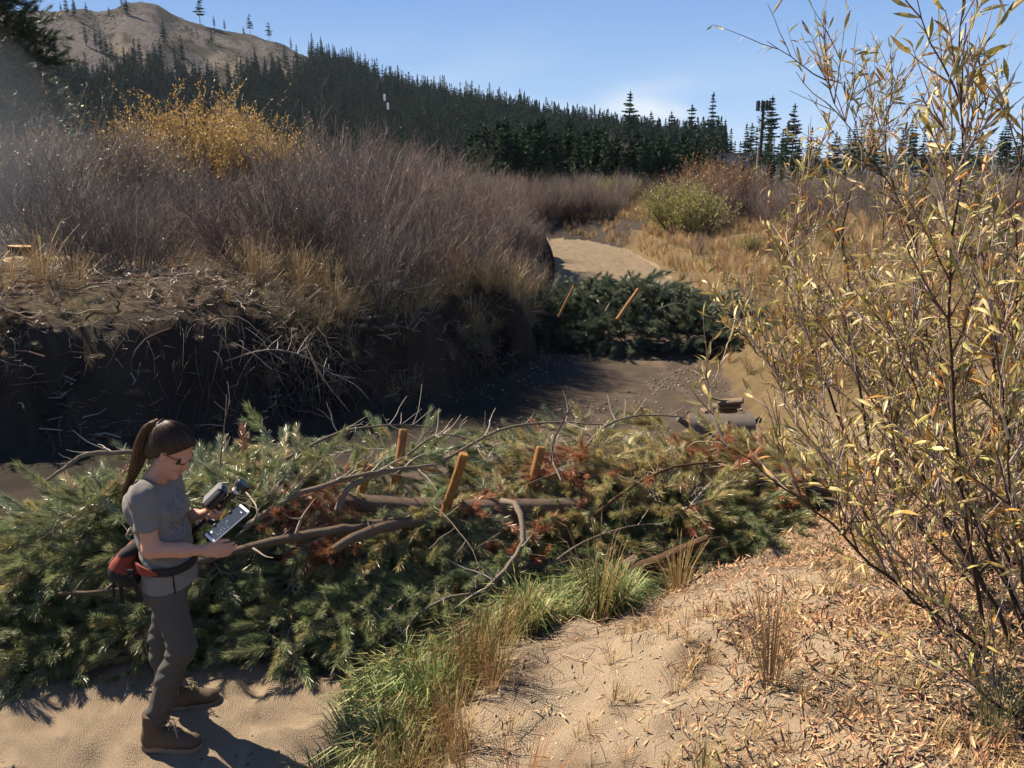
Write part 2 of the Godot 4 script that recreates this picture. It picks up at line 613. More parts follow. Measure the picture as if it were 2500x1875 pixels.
func build_hill() -> void:
	var b := MB.new()
	var na := 360
	var nf := 60
	for i in na + 1:
		for j in nf + 1:
			var az := lerpf(-60.0, 60.0, float(i) / na)
			var f := 1.3 * j / nf
			b.v.append(hill_point(az, f))
			var n1 := noise.get_noise_2d(az * 30.0, f * 260.0 + az * 12.0)
			var n2 := fine.get_noise_2d(az * 4.0, f * 40.0)
			var col := lin(0.135, 0.128, 0.132).lerp(lin(0.18, 0.162, 0.132), smooth(-0.05, 0.35, n1 + 0.3 * n2))
			col = col.lerp(lin(0.065, 0.062, 0.05), smooth(0.02, 0.3, n2 + 0.3 * n1))
			if f > 0.93:
				col = col.lerp(lin(0.075, 0.07, 0.07), smooth(0.0, 0.2, n1 + 0.1))
			b.c.append(col)
	var rows := nf + 1
	for i in na + 1:
		for j in nf + 1:
			var k := i * rows + j
			var da := b.v[mini(i + 1, na) * rows + j] - b.v[maxi(i - 1, 0) * rows + j]
			var df := b.v[i * rows + mini(j + 1, nf)] - b.v[i * rows + maxi(j - 1, 0)]
			b.n.append(da.cross(df).normalized())
	for i in na:
		for j in nf:
			var k := i * rows + j
			b.ix.append_array([k, k + 1, k + rows, k + rows, k + 1, k + rows + 1])
	tag(part("hill", b.mesh(), M.hill, self), "", "", "", "structure")
	# a far blue ridge beyond the right hand trees
	var d := MB.new()
	for i in 161:
		var az := deg_to_rad(lerpf(5.0, 65.0, i / 160.0))
		var top := 2.75 + 4200.0 * tan(deg_to_rad(1.55 + 0.35 * noise.get_noise_1d(i * 6.0) + 0.12 * fine.get_noise_1d(i * 9.0)))
		for j in 4:
			var r: float = [3300.0, 3800.0, 4200.0, 4700.0][j]
			d.v.append(Vector3(sin(az) * r, [-20.0, top * 0.62, top, -20.0][j], -cos(az) * r))
			d.n.append(Vector3(-sin(az), 1.6, cos(az)).normalized())
			d.c.append(lin(0.035, 0.045, 0.04))
	for i in 160:
		for j in 3:
			var k := i * 4 + j
			d.ix.append_array([k, k + 1, k + 4, k + 4, k + 1, k + 5])
	tag(part("distant_ridge", d.mesh(), M.hill, self), "", "", "", "structure")

# ---------- conifers ----------
func conifer(h: float, spread: float, clear: float, whorls: int, arms: int, style: int, sd: int, needle: Color) -> Array:
	# [trunk mesh, crown mesh]; style 0 spire, 1 open layered pine, 2 bushy young pine
	var r := RandomNumberGenerator.new()
	r.seed = sd
	var tb := MB.new()
	tb.tube(PackedVector3Array([Vector3(0, -0.5, 0), Vector3(0.01 * h * r.randf(), h * 0.5, 0), Vector3(0, h * 0.97, 0)]), PackedFloat32Array([h * 0.014, h * 0.009, h * 0.002]), 6, lin(0.085, 0.065, 0.055))
	var b := MB.new()
	for w in whorls:
		var t := lerpf(clear, 1.0, (w + r.randf() * 0.8) / whorls)
		var y := h * t
		var q := (t - clear) / (1.0 - clear)
		var reach := spread * (pow(1.0 - q, 0.75) * 0.95 + 0.05) * (0.65 + 0.35 * smoothstep(0.0, 0.18, q))
		if style == 1:
			reach = spread * sqrt(maxf(0.05, 1.0 - pow(q * 1.3 - 0.3, 2.0))) * r.randf_range(0.55, 1.0)
		if style == 2:
			reach = spread * pow(1.0 - q, 0.6)
		for k in arms:
			if r.randf() < (0.22 if style == 1 else 0.14):
				continue
			var a := r.randf() * TAU
			var d := Vector3(cos(a), 0, sin(a))
			var s := Vector3(-sin(a), 0, cos(a))
			var l := reach * r.randf_range(0.5, 1.12)
			var rise: float = [0.05, 0.12, 0.5][style] * (0.3 + q) - (0.22 if style == 0 else 0.05) * (1.0 - q)
			var p0 := Vector3(0, y, 0)
			var n := 5 if style == 2 else 4
			for m in n:
				# ragged sprays of needles along the arm
				var f := (m + 0.6) / n
				var c := p0 + d * l * f + Vector3.UP * l * rise * f
				var sz := (l * 0.34 + h * 0.012) * (1.15 - f * 0.55) * r.randf_range(0.7, 1.3)
				var k2 := r.randf_range(0.6, 1.4)
				var col := Color(needle.r * k2, needle.g * k2, needle.b * k2)
				for side in [-1.0, 1.0]:
					var e: Vector3 = c + s * side * sz * r.randf_range(0.5, 1.0) + d * sz * r.randf_range(0.2, 0.8) + Vector3.UP * sz * r.randf_range(-0.5, 0.35)
					b.tri(c - d * sz * 0.6 + Vector3.UP * sz * r.randf_range(0.0, 0.35), c + d * sz * r.randf_range(0.3, 0.7) + Vector3.DOWN * sz * r.randf_range(0.0, 0.4), e, col)
				b.tri(c + Vector3.UP * sz * r.randf_range(0.3, 0.6), c + s * sz * r.randf_range(-0.3, 0.3) - d * sz * 0.3 + Vector3.DOWN * sz * 0.3, c + d * sz * 0.9 + s * sz * r.randf_range(-0.4, 0.4), col)
	var top := h
	for k in 5:
		var a := r.randf() * TAU
		var z := h * (0.93 + 0.014 * k)
		b.tri(Vector3(0, z + h * 0.045, 0), Vector3(cos(a), 0, sin(a)) * spread * 0.12 + Vector3(0, z, 0), Vector3(cos(a + 2.0), 0, sin(a + 2.0)) * spread * 0.12 + Vector3(0, z - 0.02 * h, 0), needle)
	return [tb.mesh(), b.mesh()]

func tree_thing(called: String, proto: Array, at: Vector3, turn: float, size: float, label: String, cat: String, group: String) -> Node3D:
	var o := thing(called, at, label, cat, group)
	o.transform = Transform3D(Basis(Vector3.UP, turn).scaled(Vector3.ONE * size), at)
	part("trunk", proto[0], M.conifer, o)
	part("crown", proto[1], M.conifer, o)
	return o

func polar(az: float, r: float, y: float) -> Vector3:
	var a := deg_to_rad(az)
	return Vector3(sin(a) * r, y, -cos(a) * r)

func build_forest() -> void:
	var dark := lin(0.038, 0.064, 0.034)
	var spires := [conifer(17.0, 3.3, 0.08, 19, 7, 0, 11, dark), conifer(19.0, 2.8, 0.15, 20, 7, 0, 12, dark), conifer(15.0, 3.4, 0.05, 18, 7, 0, 13, lin(0.045, 0.072, 0.036)), conifer(21.0, 3.2, 0.25, 19, 7, 0, 14, dark)]
	var open := [conifer(20.0, 5.0, 0.35, 9, 7, 1, 15, dark), conifer(24.0, 3.0, 0.22, 22, 9, 1, 16, dark), conifer(22.0, 2.6, 0.36, 19, 9, 1, 17, dark)]
	var young := [conifer(6.0, 1.45, 0.03, 22, 9, 2, 18, lin(0.058, 0.086, 0.044)), conifer(5.0, 1.3, 0.02, 20, 9, 2, 19, lin(0.062, 0.09, 0.044)), conifer(7.0, 1.5, 0.05, 24, 9, 2, 20, dark)]
	# the mass on the lower mountain; the nearest and largest are things
	var spots: Array = []
	for i in 15000:
		var az := rf(-40.0, 14.0)
		var f := rf(0.0, 1.06)
		var p := hill_point(az, f)
		var el := rad_to_deg(atan2(p.y - 2.75, Vector2(p.x, p.z).length()))
		var line := 6.2 - 0.3 * sin(az * 0.9) + 0.7 * noise.get_noise_1d(az * 90.0)
		if az > -14.0:
			line += (az + 14.0) * 1.2
		var dens := 1.0 - smooth(line - 1.5, line + 0.3, el)
		if az > -9.0 and f > 0.85:
			dens *= 0.8
		if rng.randf() < maxf(dens, 0.006) and f < 1.04:
			spots.append([Vector2(p.x, p.z).length() + rf(0, 50), p, az])
	spots.sort_custom(func(a, b): return a[0] < b[0])
	var xf := [[], [], [], []]
	var cols := [[], [], [], []]
	var n := 0
	var foot: Array = []
	for s in spots:
		var k := rng.randi() % 4
		var size := rf(0.55, 1.15)
		if n < 70:
			foot.append(tree_thing("conifer", spires[k], s[1], rng.randf() * TAU, size, "conifer", "tree", "conifers at the foot of the mountain forest"))
		else:
			xf[k].append(Transform3D(Basis(Vector3.UP, rng.randf() * TAU).scaled(Vector3(size, size, size)), s[1]))
			cols[k].append(jit(Color(1, 1, 1), 0.22))
		n += 1
	for k in 4:
		var o := many("forest", spires[k][1], M.conifer, xf[k], cols[k], self)
		many("trunks", spires[k][0], M.conifer, xf[k], [], o)
		tag(o, "dense dark conifer forest covering the lower slopes of the mountain", "forest", "", "stuff")
	rank(foot, "dark conifer in the nearest fringe of the mountain forest, %s")
	var slim: Array = []
	var lone: Array = []
	var broad: Array = []
	var tall_row: Array = []
	var low_row: Array = []
	var belt: Array = []
	var clump: Array = []
	# trees on the bare skyline and slope
	var sky := [[-32.4, 1.0, 1], [-31.3, 1.0, 0], [-28.9, 1.0, 2], [-28.2, 1.0, 1], [-26.9, 1.0, 0], [-26.2, 1.0, 0], [-25.6, 0.97, 0], [-19.4, 1.0, 3], [-18.6, 1.0, 0], [-18.0, 1.0, 0], [-16.9, 0.99, 0], [-16.5, 1.0, 2], [-15.4, 1.0, 2], [-14.1, 1.0, 0], [-13.0, 1.0, 1], [-12.6, 1.0, 0], [-11.8, 1.0, 0], [-11.2, 0.99, 1], [-10.7, 0.98, 0], [-10.1, 1.0, 0], [-9.4, 1.0, 1], [-8.6, 1.0, 0], [-8.1, 0.99, 0], [-7.4, 1.0, 1], [-6.6, 1.0, 1], [-6.0, 1.0, 0]]
	for s in sky:
		var p := hill_point(s[0], s[1]) - Vector3(0, 1.0, 0)
		if s[2] == 3:
			tree_thing("flat_topped_pine", open[0], p, 0.4, 1.25, "wide open pine with layered limbs alone on the mountain skyline", "tree", "")
		elif s[2] == 2:
			broad.append(tree_thing("round_pine", open[0], p, rng.randf() * TAU, rf(0.7, 0.9), "low broad pine on the bare mountain skyline", "tree", "broad pines on the mountain skyline"))
		else:
			slim.append(tree_thing("conifer", pick(spires), p, rng.randf() * TAU, rf(0.4, 0.62) if s[2] == 0 else rf(0.75, 1.0), "slim conifer standing on the mountain skyline", "tree", "slim conifers on the mountain skyline"))
	for s in [[-25.8, 0.72], [-25.3, 0.7], [-25.0, 0.69], [-24.8, 0.67], [-20.6, 0.62], [-18.0, 0.6], [-17.2, 0.62], [-16.8, 0.61], [-24.5, 0.62], [-27.5, 0.62], [-28.5, 0.6], [-22.5, 0.58], [-21.8, 0.6], [-30.0, 0.58], [-29.0, 0.9], [-20.2, 0.9], [-19.0, 0.82], [-18.4, 0.8], [-19.6, 0.86]]:
		lone.append(tree_thing("conifer", pick(spires), hill_point(s[0], s[1]) - Vector3(0, 0.5, 0), rng.randf() * TAU, rf(0.65, 1.15) if s[1] < 0.75 else rf(0.25, 0.4), "lone dark conifer on the bare mountain slope", "tree", "lone conifers on the bare slope"))
	var snag := conifer(26.0, 0.8, 0.55, 12, 3, 0, 31, lin(0.08, 0.07, 0.065))
	tree_thing("dead_conifer", snag, hill_point(-23.4, 0.97), 0.0, 0.8, "thin dead conifer on the rounded mountain summit", "tree", "")
	# shrubs and rocks that mottle the slope
	var rb := MB.new()
	for i in 14:
		var d := rv(1.0).normalized()
		rb.tri(d, (d + rv(0.9)).normalized(), (d + rv(0.9)).normalized(), jit(lin(1, 1, 1), 0.2))
	var sm := rb.mesh()
	var sxf: Array = []
	var scol: Array = []
	var rxf: Array = []
	var rcol: Array = []
	for i in 9000:
		var az := rf(-38.0, -12.0)
		var f := rf(0.45, 1.0)
		var nn := noise.get_noise_2d(az * 40.0, f * 300.0)
		var p := hill_point(az, f)
		if nn > rf(-0.15, 0.35):
			var s := rf(0.5, 2.0)
			sxf.append(Transform3D(Basis(Vector3.UP, rng.randf() * TAU).scaled(Vector3(s, s * 0.6, s)), p))
			scol.append(jit(lin(0.055, 0.055, 0.035), 0.3))
		elif rng.randf() < 0.1:
			var s := rf(0.4, 1.6)
			rxf.append(Transform3D(Basis.from_euler(rv(3.0)).scaled(Vector3(s, s * 0.7, s)), p))
			rcol.append(jit(lin(0.26, 0.25, 0.24), 0.25))
	tag(many("hillside_scrub", sm, M.conifer, sxf, scol, self), "low dark scrub dotted over the bare mountain slope", "scrub", "", "stuff")
	tag(many("hillside_rocks", sm, M.conifer, rxf, rcol, self), "pale scattered rocks on the bare mountain slope", "rocks", "", "stuff")
	# taller pines along the right hand skyline
	var right := [[1.2, 0.9, 1], [2.2, 0.75, 0], [2.9, 0.8, 0], [6.5, 0.8, 0], [7.6, 1.05, 0]]
	var az := 1.0
	while az < 31.0:
		var tall := rf(0.5, 0.95)
		if absf(az - 7.7) < 0.5 or absf(az - 12.4) < 0.35 or absf(az - 13.2) < 0.4:
			tall = rf(1.05, 1.25)
		if az > 22.0:
			tall *= 0.85
		var r := rf(285.0, 380.0)
		var proto: Array = pick(open.slice(1)) if rng.randf() < 0.25 else pick(spires)
		tall_row.append(tree_thing("skyline_conifer", proto, polar(az, r, 3.2), rng.randf() * TAU, tall * 1.28, "tall conifer in the ragged row on the right skyline", "tree", "tall conifers along the right skyline"))
		az += rf(0.18, 0.55)
	for i in 34:
		var a2 := rf(9.0, 31.0)
		low_row.append(tree_thing("skyline_conifer", pick(spires), polar(a2, rf(200.0, 270.0), 3.0), rng.randf() * TAU, rf(0.4, 0.75), "shorter conifer before the ragged row on the right skyline", "tree", "shorter conifers before the right skyline"))
	# belt of young pines beyond the bend
	for i in 190:
		var a3 := rf(-3.0, 12.2)
		var r := rf(92.0, 122.0)
		var s := rf(0.85, 1.25) * (0.85 if a3 > 7.2 else 1.0)
		belt.append(tree_thing("young_pine", pick(young), polar(a3, r, height(polar(a3, r, 0).x, polar(a3, r, 0).z) - 0.2), rng.randf() * TAU, s, "bushy young pine in the dark belt beyond the creek bend", "tree", "young pines of the dark belt"))
	for a4 in [14.6, 15.2, 15.7, 16.3, 16.9, 17.6, 18.4, 19.3, 13.9, 12.9, 20.3, 21.4, 22.4]:
		clump.append(tree_thing("young_pine", pick(young), polar(a4, rf(95.0, 112.0), 1.1), rng.randf() * TAU, rf(0.55, 0.9), "young pine of the dark clump right of the flat roofed building", "tree", "young pines right of the building"))
	rank(slim, "slim conifer on the mountain skyline, %s")
	rank(lone, "lone dark conifer on the bare mountain slope, %s")
	rank(broad, "low broad pine on the mountain skyline, %s")
	rank(tall_row, "tall conifer in the ragged row on the right skyline, %s")
	rank(low_row, "shorter conifer before the ragged row on the right skyline, %s")
	rank(belt, "bushy young pine in the dark belt beyond the creek bend, %s")
	rank(clump, "young pine in the dark clump right of the flat roofed building, %s")
	# big pine at the left edge, near enough to show its needles as clumps
	var big := conifer(15.0, 3.2, 0.1, 60, 18, 2, 41, lin(0.05, 0.07, 0.035))
	var lp := thing("large_pine", Vector3(-21.4, 1.3, -36.0), "large near pine cut off by the left edge of the photo", "tree")
	part("trunk", big[0], M.conifer, lp)
	var spray := shoot_mesh(130, 0.17, 0.075, 5)
	var lxf: Array = []
	var lcol: Array = []
	var lb := MB.new()
	for i in 330:
		var y := 1.0 + 13.6 * pow(rng.randf(), 0.9)
		var a5 := rng.randf() * TAU
		var l := (3.4 * pow(1.0 - y / 15.2, 0.7) + 0.3) * rf(0.55, 1.1)
		var d := Vector3(cos(a5), rf(-0.2, 0.35), sin(a5))
		var arm := wander(Vector3(0, y, 0), d, l, 6, 0.12, -0.2)
		lb.tube(arm, taper(7, 0.04, 0.012), 4, lin(0.09, 0.07, 0.06))
		for m in 15:
			var q := arm[rng.randi_range(2, 6)] + rv(0.28)
			lxf.append(Transform3D(frame(d + rv(0.8) + Vector3.UP * 0.3, rf(2.2, 3.4)), q))
			lcol.append(jit(lin(0.075, 0.10, 0.05), 0.3))
	part("limbs", lb.mesh(), M.conifer, lp, "stuff")
	many("needles", spray, M.needle, lxf, lcol, lp)
	build_far_things()

func pole(called: String, at: Vector3, h: float, r: float, col: Color, label: String, cat: String, group := "") -> Node3D:
	var o := thing(called, at, label, cat, group)
	var b := MB.new()
	b.tube(PackedVector3Array([Vector3.ZERO, Vector3(0, h, 0)]), PackedFloat32Array([r, r * 0.75]), 8, col, 0.0, true)
	part("pole", b.mesh(), M.vert, o)
	return o

func build_far_things() -> void:
	var grey := lin(0.17, 0.175, 0.18)
	# flat roofed building
	var o := thing("flat_roofed_building", polar(14.2, 168.0, 2.6), "grey flat roofed building half hidden by pines at the right", "building")
	o.rotation.y = deg_to_rad(-14.2)
	var b := MB.new()
	b.box(Vector3(0, 2.6, 0), Vector3(8.4, 5.2, 6.0), Basis(), grey)
	part("wall", b.mesh(), M.vert, o)
	b = MB.new()
	b.box(Vector3(0, 5.28, 0), Vector3(8.9, 0.16, 6.5), Basis(), lin(0.10, 0.10, 0.105), 0.03)
	part("roof", b.mesh(), M.vert, o)
	b = MB.new()
	b.box(Vector3(2.6, 4.1, 3.03), Vector3(1.2, 0.85, 0.06), Basis(), lin(0.3, 0.3, 0.3), 0.01)
	var w := part("window", b.mesh(), M.vert, o)
	b = MB.new()
	b.box(Vector3(2.6, 4.1, 3.062), Vector3(1.0, 0.65, 0.02), Basis(), lin(0.03, 0.035, 0.04))
	part("pane", b.mesh(), mat(lin(0.03, 0.035, 0.04), 0.1), w)
	b = MB.new()
	b.box(Vector3(0, 2.6, 3.02), Vector3(8.42, 0.1, 0.04), Basis(), lin(0.12, 0.12, 0.12))
	part("trim_band", b.mesh(), M.vert, o)
	for a in [12.9, 13.4]:
		var y := conifer(6.5, 1.6, 0.02, 22, 9, 2, 61 + int(a * 10), lin(0.042, 0.062, 0.034))
		tree_thing("young_pine", y, polar(a, 150.0, 2.2), 0.0, 0.95, "%s of two dark pines right in front of the grey building" % ("left" if a < 13.0 else "right"), "tree", "pines in front of the grey building")
	# cell tower dressed as a pine
	var t := thing("disguised_cell_tower", polar(16.2, 245.0, 3.4), "tall dark cell tower disguised as a pine with a knobbly crown", "cell tower")
	b = MB.new()
	b.tube(PackedVector3Array([Vector3.ZERO, Vector3(0, 20.6, 0)]), PackedFloat32Array([0.55, 0.35]), 10, lin(0.045, 0.04, 0.035), 0.0, true)
	part("pole", b.mesh(), M.vert, t)
	b = MB.new()
	for i in 150:
		var h := 5.5 + 14.8 * i / 150.0
		var a := rng.randf() * TAU
		var l := rf(0.8, 1.35) * (1.0 if h < 16.5 else 0.7)
		var d := Vector3(cos(a), 0.2, sin(a))
		var s := Vector3(-sin(a), 0, cos(a))
		for k in 4:
			var c := Vector3(0, h, 0) + d * l * (0.4 + 0.2 * k)
			b.tri(c + s * 0.22 + rv(0.1), c - s * 0.22 + rv(0.1), c + d * 0.45 + Vector3.UP * rf(-0.3, 0.4), jit(lin(0.028, 0.036, 0.026), 0.3))
	part("plastic_branches", b.mesh(), M.vert, t, "stuff")
	for k in 9:
		var a := TAU * k / 9.0
		b = MB.new()
		var c := Vector3(cos(a) * 1.7, 19.4, sin(a) * 1.7)
		b.box(c, Vector3(0.55, 2.6, 0.45), Basis(Vector3.UP, -a), lin(0.03, 0.036, 0.03), 0.08)
		b.tube(PackedVector3Array([Vector3(0, 19.0, 0), c]), PackedFloat32Array([0.08, 0.08]), 5, lin(0.04, 0.04, 0.035))
		part("antenna_panel", b.mesh(), M.vert, t)
	# chair lift towers, cables, mast, poles
	for s in [[2.75, 345.0, 10.0, 6.0, "left chairlift tower with a white crossarm among the conifers"], [5.85, 360.0, 11.0, 4.5, "right chairlift tower seen edge on beside the thin mast"]]:
		var lt := pole("chairlift_tower", polar(s[0], s[1], 6.5), s[2], 0.4, lin(0.3, 0.31, 0.32), s[4], "lift tower")
		lt.rotation.y = deg_to_rad(-float(s[0]))
		b = MB.new()
		b.box(Vector3(0, s[2], 0), Vector3(s[3], 0.5, 0.6), Basis(), lin(0.6, 0.6, 0.6), 0.08)
		part("crossarm", b.mesh(), M.vert, lt)
		for k in [-1.0, 1.0]:
			b = MB.new()
			b.box(Vector3(k * s[3] * 0.45, s[2] + 0.5, 0), Vector3(0.4, 0.5, 3.4), Basis(), lin(0.5, 0.5, 0.5), 0.08)
			part("sheave_train", b.mesh(), M.vert, lt)
		b = MB.new()
		for k in [-1.0, 1.0]:
			b.tube(PackedVector3Array([Vector3(k * 1.6, s[2], 0), Vector3(k * 0.9, s[2] + 2.4, 0)]), PackedFloat32Array([0.14, 0.14]), 5, lin(0.4, 0.4, 0.4))
		b.tube(PackedVector3Array([Vector3(-1.4, s[2] + 2.4, 0), Vector3(1.4, s[2] + 2.4, 0)]), PackedFloat32Array([0.16, 0.16]), 5, lin(0.4, 0.4, 0.4))
		part("maintenance_frame", b.mesh(), M.vert, lt)
	for k in 2:
		b = MB.new()
		var p0 := polar(2.75, 345.0, 17.0 - 3.0 * k) + Vector3(3, 0, 0)
		var p1 := polar(5.85, 360.0, 16.5 - 2.0 * k)
		var cp := PackedVector3Array()
		for i in 13:
			var f := i / 12.0
			cp.append(p0.lerp(p1, f) + Vector3.DOWN * 3.0 * sin(f * PI))
		b.tube(cp, taper(13, 0.10, 0.10), 4, lin(0.5, 0.5, 0.5))
		tag(part("lift_cable", b.mesh(), M.vert, self), ["upper sagging cable between the two chairlift towers", "lower sagging cable between the two chairlift towers"][k], "cable")
	pole("thin_mast", polar(5.45, 340.0, 6.0), 26.0, 0.32, lin(0.05, 0.045, 0.045), "thin dark mast rising above the conifers beside the chairlift", "mast")
	for s in [[16.05, 150.0, 5.5, "pale utility pole just right of the grey building"], [17.0, 190.0, 9.0, "thin utility pole between cell tower and pine clump"]]:
		pole("utility_pole", polar(s[0], s[1], 2.8), s[2], 0.16, lin(0.28, 0.25, 0.22), s[3], "pole")
	for s in [[-8.35, 30.0, 5.0, "left of two thin poles with white tops above the willows"], [-8.15, 30.4, 4.75, "right of two thin poles with white tops above the willows"]]:
		var mp := pole("marker_pole", polar(s[0], s[1], 1.3), s[2] - 1.3 + 0.6, 0.018, lin(0.06, 0.06, 0.06), s[3], "pole")
		b = MB.new()
		b.box(Vector3(0, s[2] - 0.75, 0), Vector3(0.07, 0.22, 0.07), Basis(), lin(0.8, 0.8, 0.8), 0.01)
		part("white_top", b.mesh(), M.vert, mp)
	# dust blowing across the conifers; the bluish pair far left imitates lens glare
	var puffs := [[16.9, 140.0, Vector3(9, 5, 8), 0.015, 3.0], [16.4, 145.0, Vector3(7, 3.5, 6), 0.015, 2.6], [-32.0, 18.5, Vector3(3.8, 4.4, 5.0), 0.013, 3.2], [-33.0, 17.0, Vector3(3.2, 5.5, 4.0), 0.013, 3.0]]
	for i in 20:
		var f := rng.randf()
		puffs.append([lerpf(5.6, 9.9, f) + rf(-0.6, 0.6), rf(245.0, 285.0), Vector3(rf(9, 20), rf(7, 16) * (1.2 - 0.5 * f), rf(10, 18)), rf(0.004, 0.0085), rf(3.0, 16.0) * (1.1 - 0.75 * f)])
	for s in puffs:
		var fog := FogVolume.new()
		fog.name = numbered("dust_cloud")
		fog.shape = RenderingServer.FOG_VOLUME_SHAPE_ELLIPSOID
		fog.size = s[2]
		var fm := FogMaterial.new()
		fm.density = s[3]
		fm.albedo = Color(0.86, 0.82, 0.76) if s[0] > 0.0 else Color(0.82, 0.87, 0.92)
		fog.material = fm
		fog.position = polar(s[0], s[1], s[4])
		add_child(fog)
		tag(fog, "", "", "", "stuff")

# ---------- felled pines ----------
const GREEN := [0.205, 0.250, 0.125]
const YELLOW := [0.37, 0.32, 0.14]
const RUST := [0.32, 0.145, 0.075]
const BARK := Color(0.25, 0.205, 0.165)
const GREYBARK := Color(0.36, 0.315, 0.265)

const FRONT := [[-4.6, -4.3], [-3.6, -4.12], [-2.9, -4.2], [-2.3, -4.35], [-1.6, -4.45], [-1.25, -4.3], [-0.6, -4.28], [0.13, -4.72], [0.65, -4.8], [1.15, -4.78], [1.6, -5.0], [1.95, -5.5]]
const RIDGE := [[-4.6, -4.9, 0.55], [-3.6, -4.9, 0.66], [-3.2, -5.1, 0.72], [-2.7, -5.4, 0.82], [-1.9, -5.55, 0.9], [-0.74, -5.7, 0.88], [0.16, -6.05, 0.84], [0.82, -6.3, 0.78], [1.44, -6.2, 0.78], [1.95, -5.9, 0.8]]
const RUST_SPOTS := [[-1.2, 0.5, -5.0, 0.17], [-1.92, 0.95, -5.55, 0.2], [-1.7, 0.9, -5.5, 0.16], [-0.22, 0.75, -5.3, 0.22], [-0.08, 0.7, -5.2, 0.22], [0.42, 0.85, -5.7, 0.22], [0.15, 0.8, -5.6, 0.2], [-1.4, 0.6, -5.1, 0.22], [-1.15, 0.55, -4.95, 0.2], [0.1, 0.5, -5.0, 0.2], [1.5, 0.75, -6.0, 0.2], [-0.55, 0.85, -5.5, 0.18], [0.45, 0.3, -4.4, 0.2], [-2.6, 0.95, -5.3, 0.14]]

func along(chain: Array, x: float) -> Array:
	for i in chain.size() - 1:
		if x <= chain[i + 1][0]:
			var f: float = clampf((x - chain[i][0]) / (chain[i + 1][0] - chain[i][0]), 0.0, 1.0)
			var out := []
			for k in chain[i].size():
				out.append(lerpf(chain[i][k], chain[i + 1][k], f))
			return out
	return chain[-1]

func shoot_mesh(needles: int, length: float, nl: float, sd: int) -> ArrayMesh:
	# the last hand's length of a pine twig, bristling with needles
	var r := RandomNumberGenerator.new()
	r.seed = sd
	var b := MB.new()
	var w := Color(1, 1, 1)
	for i in needles:
		var t := pow(r.randf(), 0.75)
		var a := r.randf() * TAU
		var open := deg_to_rad(lerpf(48.0, 16.0, t) + r.randf_range(-12, 12))
		var rad := Vector3(cos(a), 0, sin(a))
		var d := Vector3.UP * cos(open) + rad * sin(open)
		var p := Vector3.UP * length * t
		var l := nl * r.randf_range(0.75, 1.15)
		var s := d.cross(Vector3(r.randf() - 0.5, r.randf() - 0.5, r.randf() - 0.5)).normalized() * 0.0012
		var bend := p + d * l * 0.55
		var tip := p + d * l + Vector3.UP * l * 0.1 + rad * l * 0.02
		var k := r.randf_range(0.75, 1.25)
		var c := Color(w.r * k, w.g * k, w.b * k)
		b.tri(p - s, p + s, bend + s, c)
		b.tri(p - s, bend + s, bend - s, c)
		b.tri(bend - s, bend + s, tip, c)
	return b.mesh()

var shoots: Array[ArrayMesh] = []

func needle_tint(p: Vector3, mix: float) -> Color:
	# mix: how far the bough has yellowed
	for s in RUST_SPOTS:
		if p.distance_to(Vector3(s[0], s[1], s[2])) < s[3] and rng.randf() < 0.85:
			return jit(lin(RUST[0], RUST[1], RUST[2]), 0.3)
	var k := rng.randf()
	if k < mix * 0.10:
		return jit(lin(RUST[0], RUST[1], RUST[2]), 0.3)
	if k < mix:
		return jit(lin(YELLOW[0], YELLOW[1], YELLOW[2]), 0.3)
	return jit(lin(GREEN[0], GREEN[1], GREEN[2]).lerp(lin(YELLOW[0], YELLOW[1], YELLOW[2]), rng.randf() * 0.25), 0.3)

